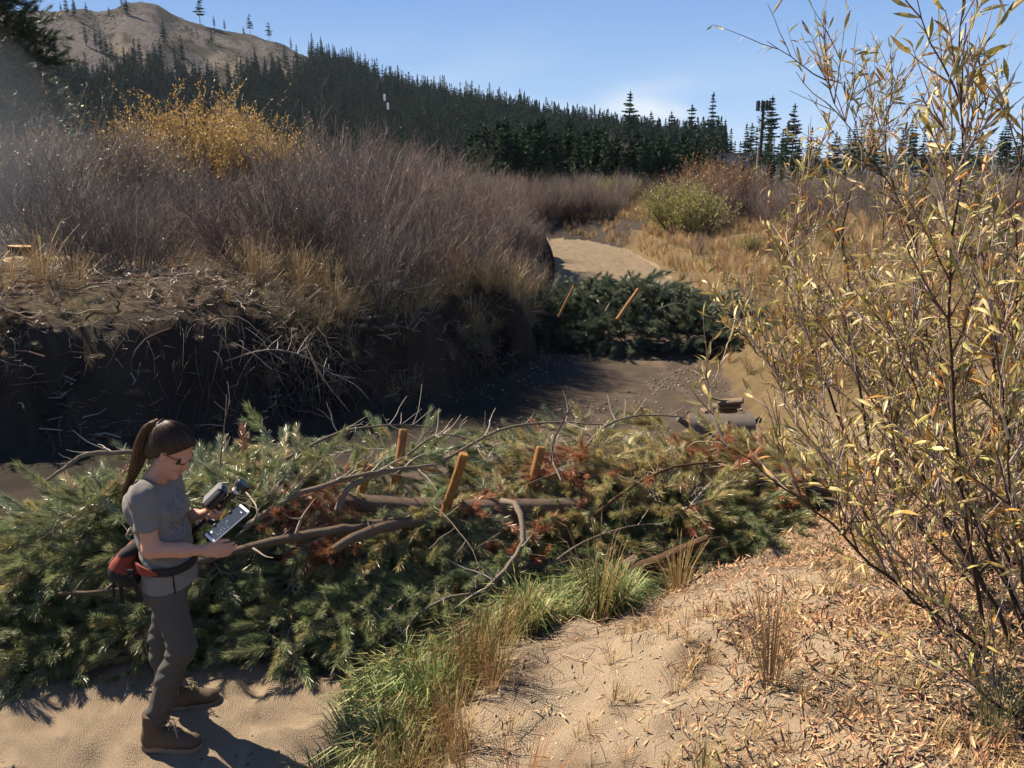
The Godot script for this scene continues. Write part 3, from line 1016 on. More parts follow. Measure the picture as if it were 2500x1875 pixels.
func bough(parent: Node3D, pts: PackedVector3Array, r0: float, yellow: float, dense: float, bark: Color, scale := 1.0, green := Color(0, 0, 0, 0)) -> void:
	# pts in world space; parent stands at the origin of its own position
	var off := parent.position
	var b := MB.new()
	var local := PackedVector3Array()
	for p in pts:
		local.append(p - off)
	var m := local.size()
	b.tube(local, taper(m, r0, r0 * 0.3), 6, bark, 0.12)
	var xf := [[], []]
	var cols := [[], []]
	var place := func(p: Vector3, d: Vector3, s: float) -> void:
		var k := rng.randi() % 2
		var y := (d + Vector3.UP * 0.12 + rv(0.12)).normalized()
		var x := y.cross(rv(1.0)).normalized()
		xf[k].append(Transform3D(Basis(x, y, x.cross(y)).scaled_local(Vector3.ONE * s), p))
		cols[k].append(needle_tint(p + off, yellow) if green.a == 0.0 else jit(green, 0.25))
	var total := 0.0
	for i in m - 1:
		total += local[i].distance_to(local[i + 1])
	var side := 1.0
	var steps := int(total / (0.075 * scale) * dense)
	for q in steps:
		var t := lerpf(0.28, 0.98, (q + rng.randf() * 0.6) / maxf(steps, 1.0))
		var fi := t * (m - 1)
		var i0 := mini(int(fi), m - 2)
		var p := local[i0].lerp(local[i0 + 1], fi - i0)
		var dir := (local[i0 + 1] - local[i0]).normalized()
		side = -side
		var lat := dir.cross(Vector3.UP)
		if lat.length() < 0.2:
			lat = Vector3(1, 0, 0.3)
		var td := (dir * 0.75 + lat.normalized() * side * rf(0.5, 1.0) + Vector3.UP * rf(-0.25, 0.35)).normalized()
		var tl := scale * rf(0.12, 0.32) * (1.15 - t * 0.5)
		var tw := wander(p, td, tl, 3, 0.16, 0.12)
		b.tube(tw, taper(4, r0 * 0.32, r0 * 0.17), 4, bark)
		place.call(tw[3] - td * 0.03, (tw[3] - tw[2]).normalized(), scale * rf(0.8, 1.15))
		if tl > 0.17 * scale:
			place.call(tw[2], (td + dir.cross(td) * rf(-0.8, 0.8)).normalized(), scale * rf(0.75, 1.0))
			if rng.randf() < 0.7:
				place.call(tw[1], (td + dir * rf(-0.2, 0.9) + rv(0.5)).normalized(), scale * rf(0.7, 0.95))
	place.call(local[m - 1] - (local[m - 1] - local[m - 2]) * 0.2, (local[m - 1] - local[m - 2]).normalized(), scale * 1.1)
	var bo := part("bough", b.mesh(), M.twig, parent)
	for k in 2:
		if xf[k].size() > 0:
			many("needles", shoots[k], M.needle, xf[k], cols[k], bo)

func log_part(called: String, parent: Node3D, pts: Array, r0: float, r1: float, col: Color, cut := Color(0.42, 0.29, 0.16), knobs := 0) -> void:
	var off := parent.position
	var p := curve(pts, 5)
	for i in p.size():
		p[i] -= off
	var b := MB.new()
	b.tube(p, taper(p.size(), r0, r1), 14, col, 0.05)
	for k in knobs:
		var i := rng.randi_range(1, p.size() - 2)
		var d := (rv(1.0) + Vector3.UP * 0.4).normalized()
		b.tube(PackedVector3Array([p[i], p[i] + d * (r0 + rf(0.02, 0.06))]), PackedFloat32Array([r0 * 0.25, r0 * 0.18]), 6, col, 0.0, true)
	var tr := part(called, b.mesh(), M.bark, parent)
	for e in [0, p.size() - 1]:
		var q := p[1] if e == 0 else p[e - 1]
		var d := (p[e] - q).normalized()
		var r := r0 if e == 0 else r1
		if r < 0.012:
			continue
		var cb := MB.new()
		cb.tube(PackedVector3Array([p[e] - d * 0.004, p[e] + d * 0.003]), PackedFloat32Array([r * 0.95, r * 0.93]), 14, cut, 0.04, true)
		part("cut_end", cb.mesh(), M.wood, tr)

func bare_stick(called: String, pts: Array, r0: float, r1: float, col: Color, label: String, twigs: int, cat := "branch", group := "") -> Node3D:
	var o := thing(called, pts[0], label, cat, group)
	var p := curve(pts, 4)
	for i in p.size():
		p[i] -= o.position
		if i > 0 and i < p.size() - 1:
			p[i] += rv(r0 * 0.25)
	var b := MB.new()
	b.tube(p, taper(p.size(), r0, r1), 8, col, 0.1)
	part("limb", b.mesh(), M.bark, o)
	var total := 0.0
	for i in p.size() - 1:
		total += p[i].distance_to(p[i + 1])
	for k in twigs:
		var t := rf(0.25, 0.98)
		var i := mini(int(t * (p.size() - 1)), p.size() - 2)
		var d := (p[i + 1] - p[i]).normalized()
		var tb := MB.new()
		var td := d * 0.6 + rv(0.8) + Vector3.UP * 0.25
		var tl := rf(0.1, 0.34) * minf(1.0, total)
		var w := wander(p[i], td, tl, 5, 0.22, -0.15)
		tb.tube(w, taper(6, lerpf(r0, r1, t) * 0.45, 0.0016), 4, col)
		if rng.randf() < 0.5:
			tb.tube(wander(w[2], td + rv(0.9), tl * 0.5, 4, 0.25, 0.0), taper(5, lerpf(r0, r1, t) * 0.3, 0.0014), 4, col)
		part("twig", tb.mesh(), M.twig, o)
	return o

func stake(top: Vector3, foot: Vector3, r: float, label: String) -> void:
	var o := thing("wooden_stake", foot, label, "stake", "peeled wooden stakes pinning the brush piles")
	var b := MB.new()
	var t := top - foot
	var pts := PackedVector3Array()
	for i in 7:
		pts.append(t * (i / 6.0) + Vector3(0.003 * sin(i * 1.7), 0, 0))
	b.tube(pts, taper(7, r * 1.02, r * 0.96), 14, jit(lin(0.33, 0.17, 0.066), 0.12), 0.05)
	for k in 26:   # drying checks and dents along the grain
		var a := rf(0.0, TAU)
		var s := t.normalized().cross(Vector3(0.3, 0.1, 1.0)).normalized().rotated(t.normalized(), a)
		var f := rf(0.1, 0.9)
		b.tube(PackedVector3Array([t * f + s * r * 0.985, t * minf(f + rf(0.04, 0.16), 0.99) + s * r * 0.985]), PackedFloat32Array([rf(0.0008, 0.002), 0.0006]), 4, lin(0.11, 0.055, 0.025) if rng.randf() < 0.7 else lin(0.46, 0.28, 0.12))
	part("shaft", b.mesh(), M.wood, o)
	var c := MB.new()
	var d := t.normalized()
	c.tube(PackedVector3Array([t - d * 0.002, t + d * 0.006, t + d * 0.012]), PackedFloat32Array([r * 0.99, r * 0.95, r * 0.8]), 14, lin(0.46, 0.24, 0.09), 0.05, true)
	part("sawn_top", c.mesh(), M.wood, o)

func build_pile() -> void:
	shoots = [shoot_mesh(210, 0.21, 0.066, 3), shoot_mesh(160, 0.15, 0.072, 4)]
	# five felled trees: [trunk points, butt and tip radius, label, yellowing]
	var trees := [
		[[Vector3(-4.7, 0.22, -4.75), Vector3(-3.4, 0.3, -4.85), Vector3(-2.2, 0.42, -4.95), Vector3(-1.5, 0.4, -4.9)], 0.07, 0.03, "green felled pine heaped at the left end of the brush dam behind the woman", 0.12],
		[[Vector3(-1.15, 0.66, -5.2), Vector3(-0.41, 0.62, -5.17), Vector3(0.14, 0.565, -5.3), Vector3(0.72, 0.52, -5.45), Vector3(1.32, 0.47, -5.65)], 0.06, 0.075, "felled pine with the long sunlit trunk between the leaning stakes", 0.28],
		[[Vector3(-3.6, 0.35, -5.45), Vector3(-2.2, 0.42, -5.6), Vector3(-0.9, 0.42, -5.8), Vector3(0.3, 0.4, -6.05)], 0.04, 0.05, "felled pine along the back crest of the near brush dam, tips browned", 0.16],
		[[Vector3(-1.9, 0.12, -4.75), Vector3(-1.1, 0.22, -4.75), Vector3(-0.3, 0.28, -4.85), Vector3(0.5, 0.32, -5.0)], 0.04, 0.06, "dark green felled pine drooping onto the sand right of the woman's legs", 0.12],
		[[Vector3(0.3, 0.4, -5.9), Vector3(1.0, 0.5, -5.95), Vector3(1.7, 0.62, -5.7), Vector3(2.1, 0.72, -5.5)], 0.05, 0.075, "yellowing felled pine at the right end of the brush dam below the willow", 0.5],
	]
	var nodes: Array[Node3D] = []
	var lines: Array[PackedVector3Array] = []
	for t in trees:
		var o := thing("felled_pine", t[0][1], t[3], "felled pine", "felled pines of the near brush dam")
		log_part("trunk", o, t[0], t[1], t[2], BARK, Color(0.42, 0.29, 0.16), 4)
		nodes.append(o)
		lines.append(curve(t[0], 8))
	# boughs from the nearest trunk out to the skin of the heap
	var tips: Array = []
	for i in 195:
		var x := rf(-4.5, 1.95) if i < 170 else rf(0.9, 2.1)
		var t := pow(rng.randf(), 0.85)
		tips.append([x, t])
	for i in 70:   # extra cover low down in front
		tips.append([rf(-4.2, 1.3), rf(0.0, 0.3)])
	for i in 42:   # the crest and the back of the heap
		tips.append([rf(-2.4, 1.7), rf(0.84, 0.97)])
	for i in 30:
		tips.append([rf(0.3, 1.9), rf(0.45, 0.85)])
	for e in tips:
		var x: float = e[0]
		var t: float = e[1]
		var zf: float = along(FRONT, x)[1]
		var rg := along(RIDGE, x)
		var z: float = lerpf(zf, rg[1], t * 0.78) if t < 0.92 else rg[1] - rf(0.0, 0.45)
		var g := height(x, z)
		var h: float = maxf(rg[2], g + 0.25) - g
		var y: float = g + 0.04 + (h - 0.2) * pow(minf(t / 0.92, 1.0), 0.95) * (1.0 if t < 0.92 else 0.92)
		if x > -1.75 and x < 0.3 and t > 0.42 and t < 0.93:   # the logs lie bare here
			if rng.randf() < 0.5:
				continue
			y = minf(y, 0.47)
		var tip := Vector3(x, y, z) + rv(0.09) + Vector3(0, 0, rf(-0.05, 0.16))
		var best := 0
		var bd := 1e9
		var bp := Vector3.ZERO
		for k in 5:
			for p in lines[k]:
				var d := p.distance_squared_to(tip) * rf(0.9, 1.6)
				if d < bd:
					bd = d
					best = k
					bp = p
		# the bough leaves its trunk and bends over, mostly out and downhill
		var out := Vector3(rf(-1.0, 0.55), 0, rf(0.1, 1.0) if t < 0.85 else rf(-0.8, 0.6)).normalized()
		var back := tip - out * rf(0.35, 0.6) + Vector3.UP * rf(0.0, 0.12) * (1.0 - t)
		back.y = minf(back.y, y + 0.1)
		var root := bp.lerp(back, 0.35)
		root.y = minf(root.y, back.y)
		var pts := curve([root, back, tip - out * 0.15 + Vector3.UP * 0.05, tip], 4)
		var yel: float = trees[best][4] * (1.4 if t > 0.6 else 0.6)
		if x > -0.4 and t > 0.5:
			yel += 0.3
		bough(nodes[best], pts, rf(0.007, 0.012), yel, 1.35, BARK.lerp(GREYBARK, rng.randf()) * 0.9)
	# bare limbs lying on top
	bare_stick("bare_limb", [Vector3(-1.661, 0.66, -4.75), Vector3(-1.442, 0.796, -4.85), Vector3(-1.203, 0.868, -4.95), Vector3(-0.974, 0.919, -5.0), Vector3(-0.777, 0.925, -5.1), Vector3(-0.5, 0.918, -5.2)], 0.021, 0.009, GREYBARK, "longest grey bare limb arching over the brush right of the phone", 7)
	bare_stick("bare_limb", [Vector3(-1.115, 0.72, -4.9), Vector3(-1.047, 0.84, -4.95), Vector3(-0.922, 0.895, -5.02), Vector3(-0.751, 0.915, -5.12)], 0.02, 0.013, GREYBARK, "short hooked grey limb joining the long arched limb from below", 2)
	bare_stick("bare_limb", [Vector3(-1.95, 0.54, -4.5), Vector3(-1.694, 0.59, -4.55), Vector3(-1.459, 0.633, -4.6), Vector3(-1.184, 0.655, -4.7), Vector3(-1.002, 0.638, -4.8), Vector3(-0.766, 0.62, -4.95)], 0.024, 0.032, BARK, "straight brown limb pointing out from behind the woman's near hand", 4)
	var wires: Array = []
	for i in 20:
		var x := rf(-3.6, -1.95) if i < 7 else rf(-0.9, 1.7)
		var rg := along(RIDGE, x)
		var z := lerpf(along(FRONT, x)[1], rg[1], rf(0.35, 1.0))
		var y: float = height(x, z) + (rg[2] - height(x, z)) * rf(0.65, 1.0) + 0.02
		var d := Vector3(rf(-1.0, 1.0), rf(0.1, 0.6), rf(-0.5, 0.6)).normalized()
		var w := wander(Vector3(x, y, z), d, rf(0.35, 0.8), 4, 0.2, 0.9)
		wires.append(bare_stick("bare_twig", Array(w), rf(0.004, 0.0075), 0.002, GREYBARK * rf(0.8, 1.15), "twig", 5, "twig", "thin bare twigs sticking out of the near brush dam"))
	rank(wires, "thin pale bare twig sticking out of the near brush dam, %s")
	var stub := thing("broken_log", Vector3(-1.067, 0.611, -4.55), "thick dark log with a sawn stub pointing left below the stakes", "log")
	log_part("trunk", stub, [Vector3(-1.067, 0.611, -4.55), Vector3(-0.948, 0.65, -4.65), Vector3(-0.752, 0.64, -4.85), Vector3(-0.5, 0.6, -5.0), Vector3(-0.25, 0.5, -5.1)], 0.026, 0.046, BARK, Color(0.30, 0.17, 0.09), 5)
	bare_stick("bare_limb", [Vector3(-0.066, 0.744, -5.0), Vector3(0.038, 0.776, -4.8), Vector3(0.064, 0.646, -4.6), Vector3(-0.037, 0.508, -4.5), Vector3(-0.17, 0.374, -4.45), Vector3(-0.231, 0.214, -4.4), Vector3(-0.29, 0.095, -4.35)], 0.021, 0.013, GREYBARK, "pale S-curved limb hanging down to the green sedge", 6)
	bare_stick("bare_limb", [Vector3(-0.17, 0.379, -4.45), Vector3(-0.357, 0.406, -4.35), Vector3(-0.544, 0.324, -4.3), Vector3(-0.616, 0.264, -4.2), Vector3(-0.75, 0.2, -4.15)], 0.011, 0.004, GREYBARK, "thin pale side limb forking left from the S-curved limb", 6)
	bare_stick("bare_limb", [Vector3(-0.243, 0.173, -4.4), Vector3(-0.404, 0.219, -4.3), Vector3(-0.542, 0.196, -4.25), Vector3(-0.66, 0.11, -4.18)], 0.01, 0.004, GREYBARK * 0.8, "lowest thin grey limb forking left just above the sand", 5)
	bare_stick("bare_limb", [Vector3(-2.2, 0.93, -5.4), Vector3(-2.51, 0.97, -5.3), Vector3(-2.817, 0.99, -5.2), Vector3(-2.9, 0.95, -5.05), Vector3(-3.0, 0.88, -4.95)], 0.02, 0.009, GREYBARK, "pale limb sticking out left of the woman's ponytail", 6)
	bare_stick("bare_limb", [Vector3(0.262, 0.6, -5.7), Vector3(0.303, 0.872, -5.8), Vector3(0.382, 1.013, -5.9), Vector3(0.445, 1.13, -5.9)], 0.009, 0.004, lin(0.13, 0.11, 0.1), "thin dark twig standing upright against the dark creek bed", 3)
	bare_stick("bare_limb", [Vector3(0.5, 0.7, -6.0), Vector3(0.75, 0.88, -6.25), Vector3(1.05, 0.93, -6.35), Vector3(1.4, 0.9, -6.4)], 0.012, 0.006, GREYBARK, "pale limb bowed over the back crest toward the round log", 5)
	bare_stick("bare_limb", [Vector3(-0.5, 0.8, -5.6), Vector3(-0.1, 0.94, -5.9), Vector3(0.3, 0.96, -6.05), Vector3(0.7, 0.93, -6.1)], 0.013, 0.006, GREYBARK, "long low limb along the crest right of the farthest stake", 6)
	bare_stick("bare_limb", [Vector3(-1.6, 0.85, -5.5), Vector3(-1.25, 1.0, -5.65), Vector3(-0.9, 1.03, -5.75), Vector3(-0.6, 1.0, -5.8)], 0.012, 0.005, GREYBARK * 0.9, "twiggy limb reaching up left of the farthest stake", 12)
	bare_stick("bare_limb", [Vector3(-0.75, 0.85, -5.6), Vector3(-0.55, 0.98, -5.65), Vector3(-0.3, 0.97, -5.6), Vector3(-0.1, 0.85, -5.5)], 0.01, 0.004, GREYBARK, "wiry limb looping between the two tallest stakes", 9)
	bare_stick("bare_limb", [Vector3(0.55, 0.55, -5.2), Vector3(0.85, 0.72, -5.35), Vector3(1.15, 0.8, -5.5), Vector3(1.5, 0.8, -5.6)], 0.014, 0.008, lin(0.22, 0.16, 0.1), "yellow brown limb lying toward the willow at the right end", 4)
	bare_stick("bare_limb", [Vector3(0.25, 0.42, -4.75), Vector3(0.45, 0.52, -4.85), Vector3(0.75, 0.56, -5.0), Vector3(1.0, 0.54, -5.1)], 0.008, 0.004, GREYBARK, "slender grey limb bent over the dark hollow in the right half", 4)
	bare_stick("bare_limb", [Vector3(-2.62, 0.44, -4.33), Vector3(-2.5, 0.455, -4.31), Vector3(-2.3, 0.46, -4.33), Vector3(-2.0, 0.48, -4.4)], 0.011, 0.012, BARK, "brown limb pointing left just behind the waist pack", 4)
	var br := thing("broken_log", Vector3(0.62, 0.34, -4.72), "splintered orange log half buried where brush meets the sandy bank", "log")
	log_part("trunk", br, [Vector3(0.62, 0.36, -4.72), Vector3(0.85, 0.45, -4.68), Vector3(1.2, 0.62, -4.68)], 0.05, 0.03, lin(0.17, 0.11, 0.075), Color(0.5, 0.27, 0.1), 2)
	var br2 := thing("broken_log", Vector3(0.3, 0.28, -4.6), "pale weathered log between the green sedge and the sand", "log")
	log_part("trunk", br2, [Vector3(0.3, 0.27, -4.62), Vector3(0.52, 0.36, -4.62), Vector3(0.78, 0.44, -4.74)], 0.04, 0.05, lin(0.27, 0.22, 0.17), Color(0.5, 0.3, 0.15), 2)
	stake(Vector3(-0.771, 1.031, -5.6), Vector3(-0.86, 0.45, -5.45), 0.031, "upright stake farthest back, behind the long arched limb")
	stake(Vector3(-0.309, 1.054, -5.0), Vector3(-0.50, 0.45, -5.1), 0.031, "tallest leaning stake in the middle beside the long trunk")
	stake(Vector3(-0.99, 0.835, -5.4), Vector3(-1.12, 0.45, -5.33), 0.033, "short stake at the left, partly behind the arched limb")
	stake(Vector3(0.205, 0.90, -5.6), Vector3(0.09, 0.45, -5.5), 0.034, "shaded reddish stake at the right among browned needles")
	# round log and driftwood on the mud beyond
	var rl := thing("round_log", Vector3(2.0, 0.14, -8.5), "short thick grey barked log section lying on the mud", "log")
	log_part("bole", rl, [Vector3(1.9, 0.17, -8.5), Vector3(2.2, 0.18, -8.47), Vector3(2.58, 0.2, -8.42)], 0.165, 0.15, lin(0.27, 0.25, 0.23), Color(0.24, 0.15, 0.085), 5)
	var dw := thing("driftwood", Vector3(2.45, 0.1, -9.35), "flat split driftwood slabs behind the thick grey log section", "driftwood")
	for k in 3:
		var b := MB.new()
		b.box(Vector3(0.05 * k, 0.02 + 0.07 * k, 0.06 * k - 0.05), Vector3(0.42 - 0.06 * k, 0.05, 0.16), Basis(Vector3.UP, 0.2 - 0.25 * k) * Basis(Vector3(0, 0, 1), 0.08 * k), lin(0.2, 0.16, 0.12), 0.015)
		part("slab", b.mesh(), M.wood, dw)
	bare_stick("bare_limb", [Vector3(2.28, 0.34, -9.3), Vector3(2.36, 0.3, -9.25), Vector3(2.48, 0.28, -9.25), Vector3(2.66, 0.25, -9.3)], 0.017, 0.012, lin(0.5, 0.42, 0.3), "pale peeled stick lying over the driftwood slabs", 1)
	build_far_dam()

func build_far_dam() -> void:
	var spec := [
		[[Vector3(0.2, 0.35, -13.6), Vector3(1.2, 0.45, -14.2), Vector3(2.3, 0.5, -14.4)], "left felled pine of the far brush dam in the creek"],
		[[Vector3(1.6, 0.5, -14.8), Vector3(2.6, 0.5, -14.5), Vector3(3.5, 0.5, -14.0)], "middle felled pine of the far brush dam in the creek"],
		[[Vector3(2.4, 0.35, -13.7), Vector3(3.2, 0.35, -13.4), Vector3(4.0, 0.45, -13.2)], "right felled pine of the far brush dam against the right bank"],
	]
	var nodes: Array[Node3D] = []
	for s in spec:
		var o := thing("felled_pine", s[0][1], s[1], "felled pine", "felled pines of the far brush dam")
		log_part("trunk", o, s[0], 0.07, 0.05, BARK)
		nodes.append(o)
	for i in 130:
		var x := rf(0.1, 4.1)
		var t := rng.randf()
		var zf := lerpf(-13.3, -12.7, x / 4.0) if x > 1.6 else -13.4
		var zr := lerpf(-14.9, -14.6, x / 4.0)
		var top := 0.36 + 0.40 * sin(clampf((x - 0.1) / 4.0, 0.05, 0.95) * PI)
		var z := lerpf(zf, zr, t)
		var y := 0.12 + top * pow(sin(t * PI * 0.5), 0.75)
		var tip := Vector3(x, y, z)
		var best := 0 if x < 1.5 else (1 if t > 0.45 else 2)
		var out := Vector3(rf(-1, 0.9), 0, rf(0.0, 1.0)).normalized()
		var back := tip - out * rf(0.5, 0.8)
		back.y = maxf(0.2, y - rf(-0.1, 0.2))
		bough(nodes[best], curve([back + Vector3.DOWN * 0.1, back.lerp(tip, 0.5) + Vector3.UP * 0.08, tip], 5), 0.013, 0.0, 1.1, BARK * 0.8, 1.5, lin(0.10, 0.13, 0.08))
	stake(Vector3(1.016, 1.065, -13.6), Vector3(0.75, 0.6, -13.3), 0.019, "left thin stake leaning on the far brush dam")
	stake(Vector3(2.056, 1.043, -13.4), Vector3(1.68, 0.6, -13.05), 0.032, "stouter stake leaning at the middle of the far brush dam")
	bare_stick("bare_limb", [Vector3(1.55, 0.65, -13.6), Vector3(1.75, 0.88, -13.9), Vector3(2.1, 1.0, -14.2), Vector3(2.5, 0.95, -14.3)], 0.014, 0.007, GREYBARK, "pale limb arched over the top of the far brush dam", 4)
	bare_stick("bare_limb", [Vector3(2.2, 0.8, -13.8), Vector3(2.5, 0.96, -14.0), Vector3(2.9, 1.05, -14.2), Vector3(3.3, 1.08, -14.3)], 0.012, 0.006, GREYBARK, "pale limb reaching right over the puddle behind the far dam", 3)
	bare_stick("bare_limb", [Vector3(2.3, 0.72, -13.2), Vector3(2.6, 0.82, -13.3), Vector3(2.95, 0.8, -13.3)], 0.012, 0.006, GREYBARK, "short pale limb on the shaded face of the far dam", 3)
	var w := MB.new()
	var ring := PackedVector3Array()
	for i in 28:
		var a := TAU * i / 28.0
		ring.append(Vector3(3.35 + (0.5 + 0.07 * sin(a * 3.0)) * cos(a), 0.075, -19.5 + (3.0 + 0.3 * cos(a * 2.0)) * sin(a)))
	for i in 28:
		w.tri(Vector3(3.35, 0.075, -19.5), ring[i], ring[(i + 1) % 28], lin(0.05, 0.05, 0.045))
	var wm := mat(Color.WHITE, 0.03, true, 0.6)
	tag(part("water", w.mesh(), wm, self), "", "", "", "structure")

# ---------- shrubs ----------
func leaf_mesh(l: float, w: float, fold: float, curl: float) -> ArrayMesh:
	# a lance shaped willow leaf along +Y with a folded midrib
	var b := MB.new()
	var prof := [0.0, 0.6, 1.0, 0.75, 0.0]
	var mid: Array[Vector3] = []
	for i in 5:
		var t := i / 4.0
		mid.append(Vector3(0, l * t, curl * l * t * t))
	for i in 4:
		for s in [-1.0, 1.0]:
			var a: Vector3 = mid[i] + Vector3(s * w * 0.5 * prof[i], 0, fold * w * prof[i])
			var c: Vector3 = mid[i + 1] + Vector3(s * w * 0.5 * prof[i + 1], 0, fold * w * prof[i + 1])
			var k := 1.0 if s > 0 else 0.86
			var col := Color(k, k, k)
			if i > 0:
				b.tri(mid[i], a, c, col)
			if i < 3:
				b.tri(mid[i], c, mid[i + 1], col)
			elif i == 3:
				b.tri(mid[i], a, mid[4], col)
	return b.mesh()

func frame(y: Vector3, s: float) -> Basis:
	y = y.normalized()
	var x := y.cross(rv(1.0)).normalized()
	return Basis(x, y, x.cross(y)).scaled_local(Vector3.ONE * s)

func willow_proto(stems: int, h: float, spread: float, low: Color, high: Color, leafy: float, leaf_cols: Array, sd: int, leaf_size := 1.0) -> Node3D:
	rng.seed = sd
	var o := Node3D.new()
	var b := MB.new()
	var xf: Array = []
	var cols: Array = []
	for i in stems:
		var a := rng.randf() * TAU
		var q := sqrt(rng.randf())
		var rr := q * 0.3 * spread
		var lean := q * rf(0.5, 1.1) * spread
		var hh := h * rf(0.7, 1.08) * (1.0 - 0.28 * q)
		var p := wander(Vector3(cos(a) * rr, -0.1, sin(a) * rr), Vector3(cos(a) * lean, 1.0, sin(a) * lean), hh, 7, 0.17, -0.3)
		var pale := rng.randf() < 0.18
		b.tube(p, taper(8, rf(0.006, 0.011), 0.002), 3, jit(lin(0.33, 0.29, 0.26), 0.25) if pale else jit(low.lerp(high, 0.3), 0.3))
		for k in 5:
			var t := rf(0.2, 0.95)
			var j := mini(int(t * 7), 6)
			var d := (p[j + 1] - p[j]).normalized()
			var br := wander(p[j].lerp(p[j + 1], t * 7 - j), d + rv(0.75) + Vector3.UP * 0.15, h * rf(0.18, 0.36), 4, 0.2, -0.25)
			b.tube(br, taper(5, 0.0048, 0.0018), 3, jit(high.lerp(low, 0.4), 0.3))
			for m in 5:
				var g := rng.randi_range(0, 3)
				var e := (br[g + 1] - br[g]).normalized()
				var tw := wander(br[g].lerp(br[g + 1], rng.randf()), e + rv(0.8) + Vector3.UP * 0.2, h * rf(0.06, 0.17), 2, 0.2, -0.15)
				b.tube(tw, PackedFloat32Array([0.0028, 0.0021, 0.0012]), 3, jit(high, 0.35))
				if rng.randf() < leafy:
					for w in int(rf(1, 4) * (2.6 if leafy > 0.95 else 1.0)):
						var c := rng.randi() % 2
						xf.append(Transform3D(frame((tw[c + 1] - tw[c]).normalized() + rv(0.9), leaf_size * rf(0.7, 1.2)), tw[c].lerp(tw[c + 1], rng.randf())))
						cols.append(jit(pick(leaf_cols), 0.25))
	part("stems", b.mesh(), M.twig, o, "stuff")
	if xf.size() > 0:
		many("leaves", small_leaf, M.leaf, xf, cols, o)
	return o

var small_leaf: ArrayMesh

func shrub(proto: Node3D, called: String, at: Vector3, turn: float, size: Vector3, label: String, group: String) -> Node3D:
	var r: Node3D = proto.duplicate()
	r.name = numbered(called)
	add_child(r)
	r.transform = Transform3D(Basis(Vector3.UP, turn).scaled(size), at)
	tag(r, label, "shrub", group)
	return r

func tuft_mesh(blades: int, h: float, spread: float, w: float, droop: float, sd: int) -> ArrayMesh:
	var r := RandomNumberGenerator.new()
	r.seed = sd
	var b := MB.new()
	for i in blades:
		var a := r.randf() * TAU
		var d := Vector3(cos(a), 0, sin(a))
		var s := Vector3(-sin(a), 0, cos(a)) * w * r.randf_range(0.6, 1.2)
		var p0 := d * spread * 0.22 * r.randf()
		var hh := h * r.randf_range(0.45, 1.1)
		var lean := spread * r.randf_range(0.1, 1.0)
		var p1 := p0 + Vector3(0, hh * 0.5, 0) + d * lean * 0.3
		var p2 := p0 + Vector3(0, hh * (0.92 - droop * 0.2), 0) + d * lean * 0.75
		var p3 := p0 + Vector3(0, hh * (1.0 - droop * r.randf()), 0) + d * lean * (1.1 + droop * 0.5)
		var k := r.randf_range(0.65, 1.35)
		var c := Color(k * r.randf_range(0.9, 1.2), k, k * r.randf_range(0.8, 1.1))
		b.quad(p0 - s * 0.7, p0 + s * 0.7, p1 + s, p1 - s, c)
		b.quad(p1 - s, p1 + s, p2 + s * 0.7, p2 - s * 0.7, c)
		b.tri(p2 - s * 0.7, p2 + s * 0.7, p3, c)
	return b.mesh()

func scatter(n: int, box: Array, keep: Callable, lo: float, hi: float, cols: Array, tilt := 0.12) -> Array:
	# upright copies over a patch: [transforms, colours]
	var xf: Array = []
	var cc: Array = []
	var tries := 0
	while xf.size() < n and tries < n * 12:
		tries += 1
		var x := rf(box[0], box[1])
		var z := rf(box[2], box[3])
		if not (keep as Callable).call(x, z):
			continue
		var s := rf(lo, hi)
		var y := (Vector3.UP + rv(tilt)).normalized()
		xf.append(Transform3D(frame(y, s), Vector3(x, height(x, z) - 0.01, z)))
		cc.append(jit(pick(cols), 0.28))
	return [xf, cc]

func thicket(x: float, z: float) -> bool:
	# where the bare willows stand on the left bank
	return z < -10.6 + minf(0.0, (x + 2.4) * 0.95)

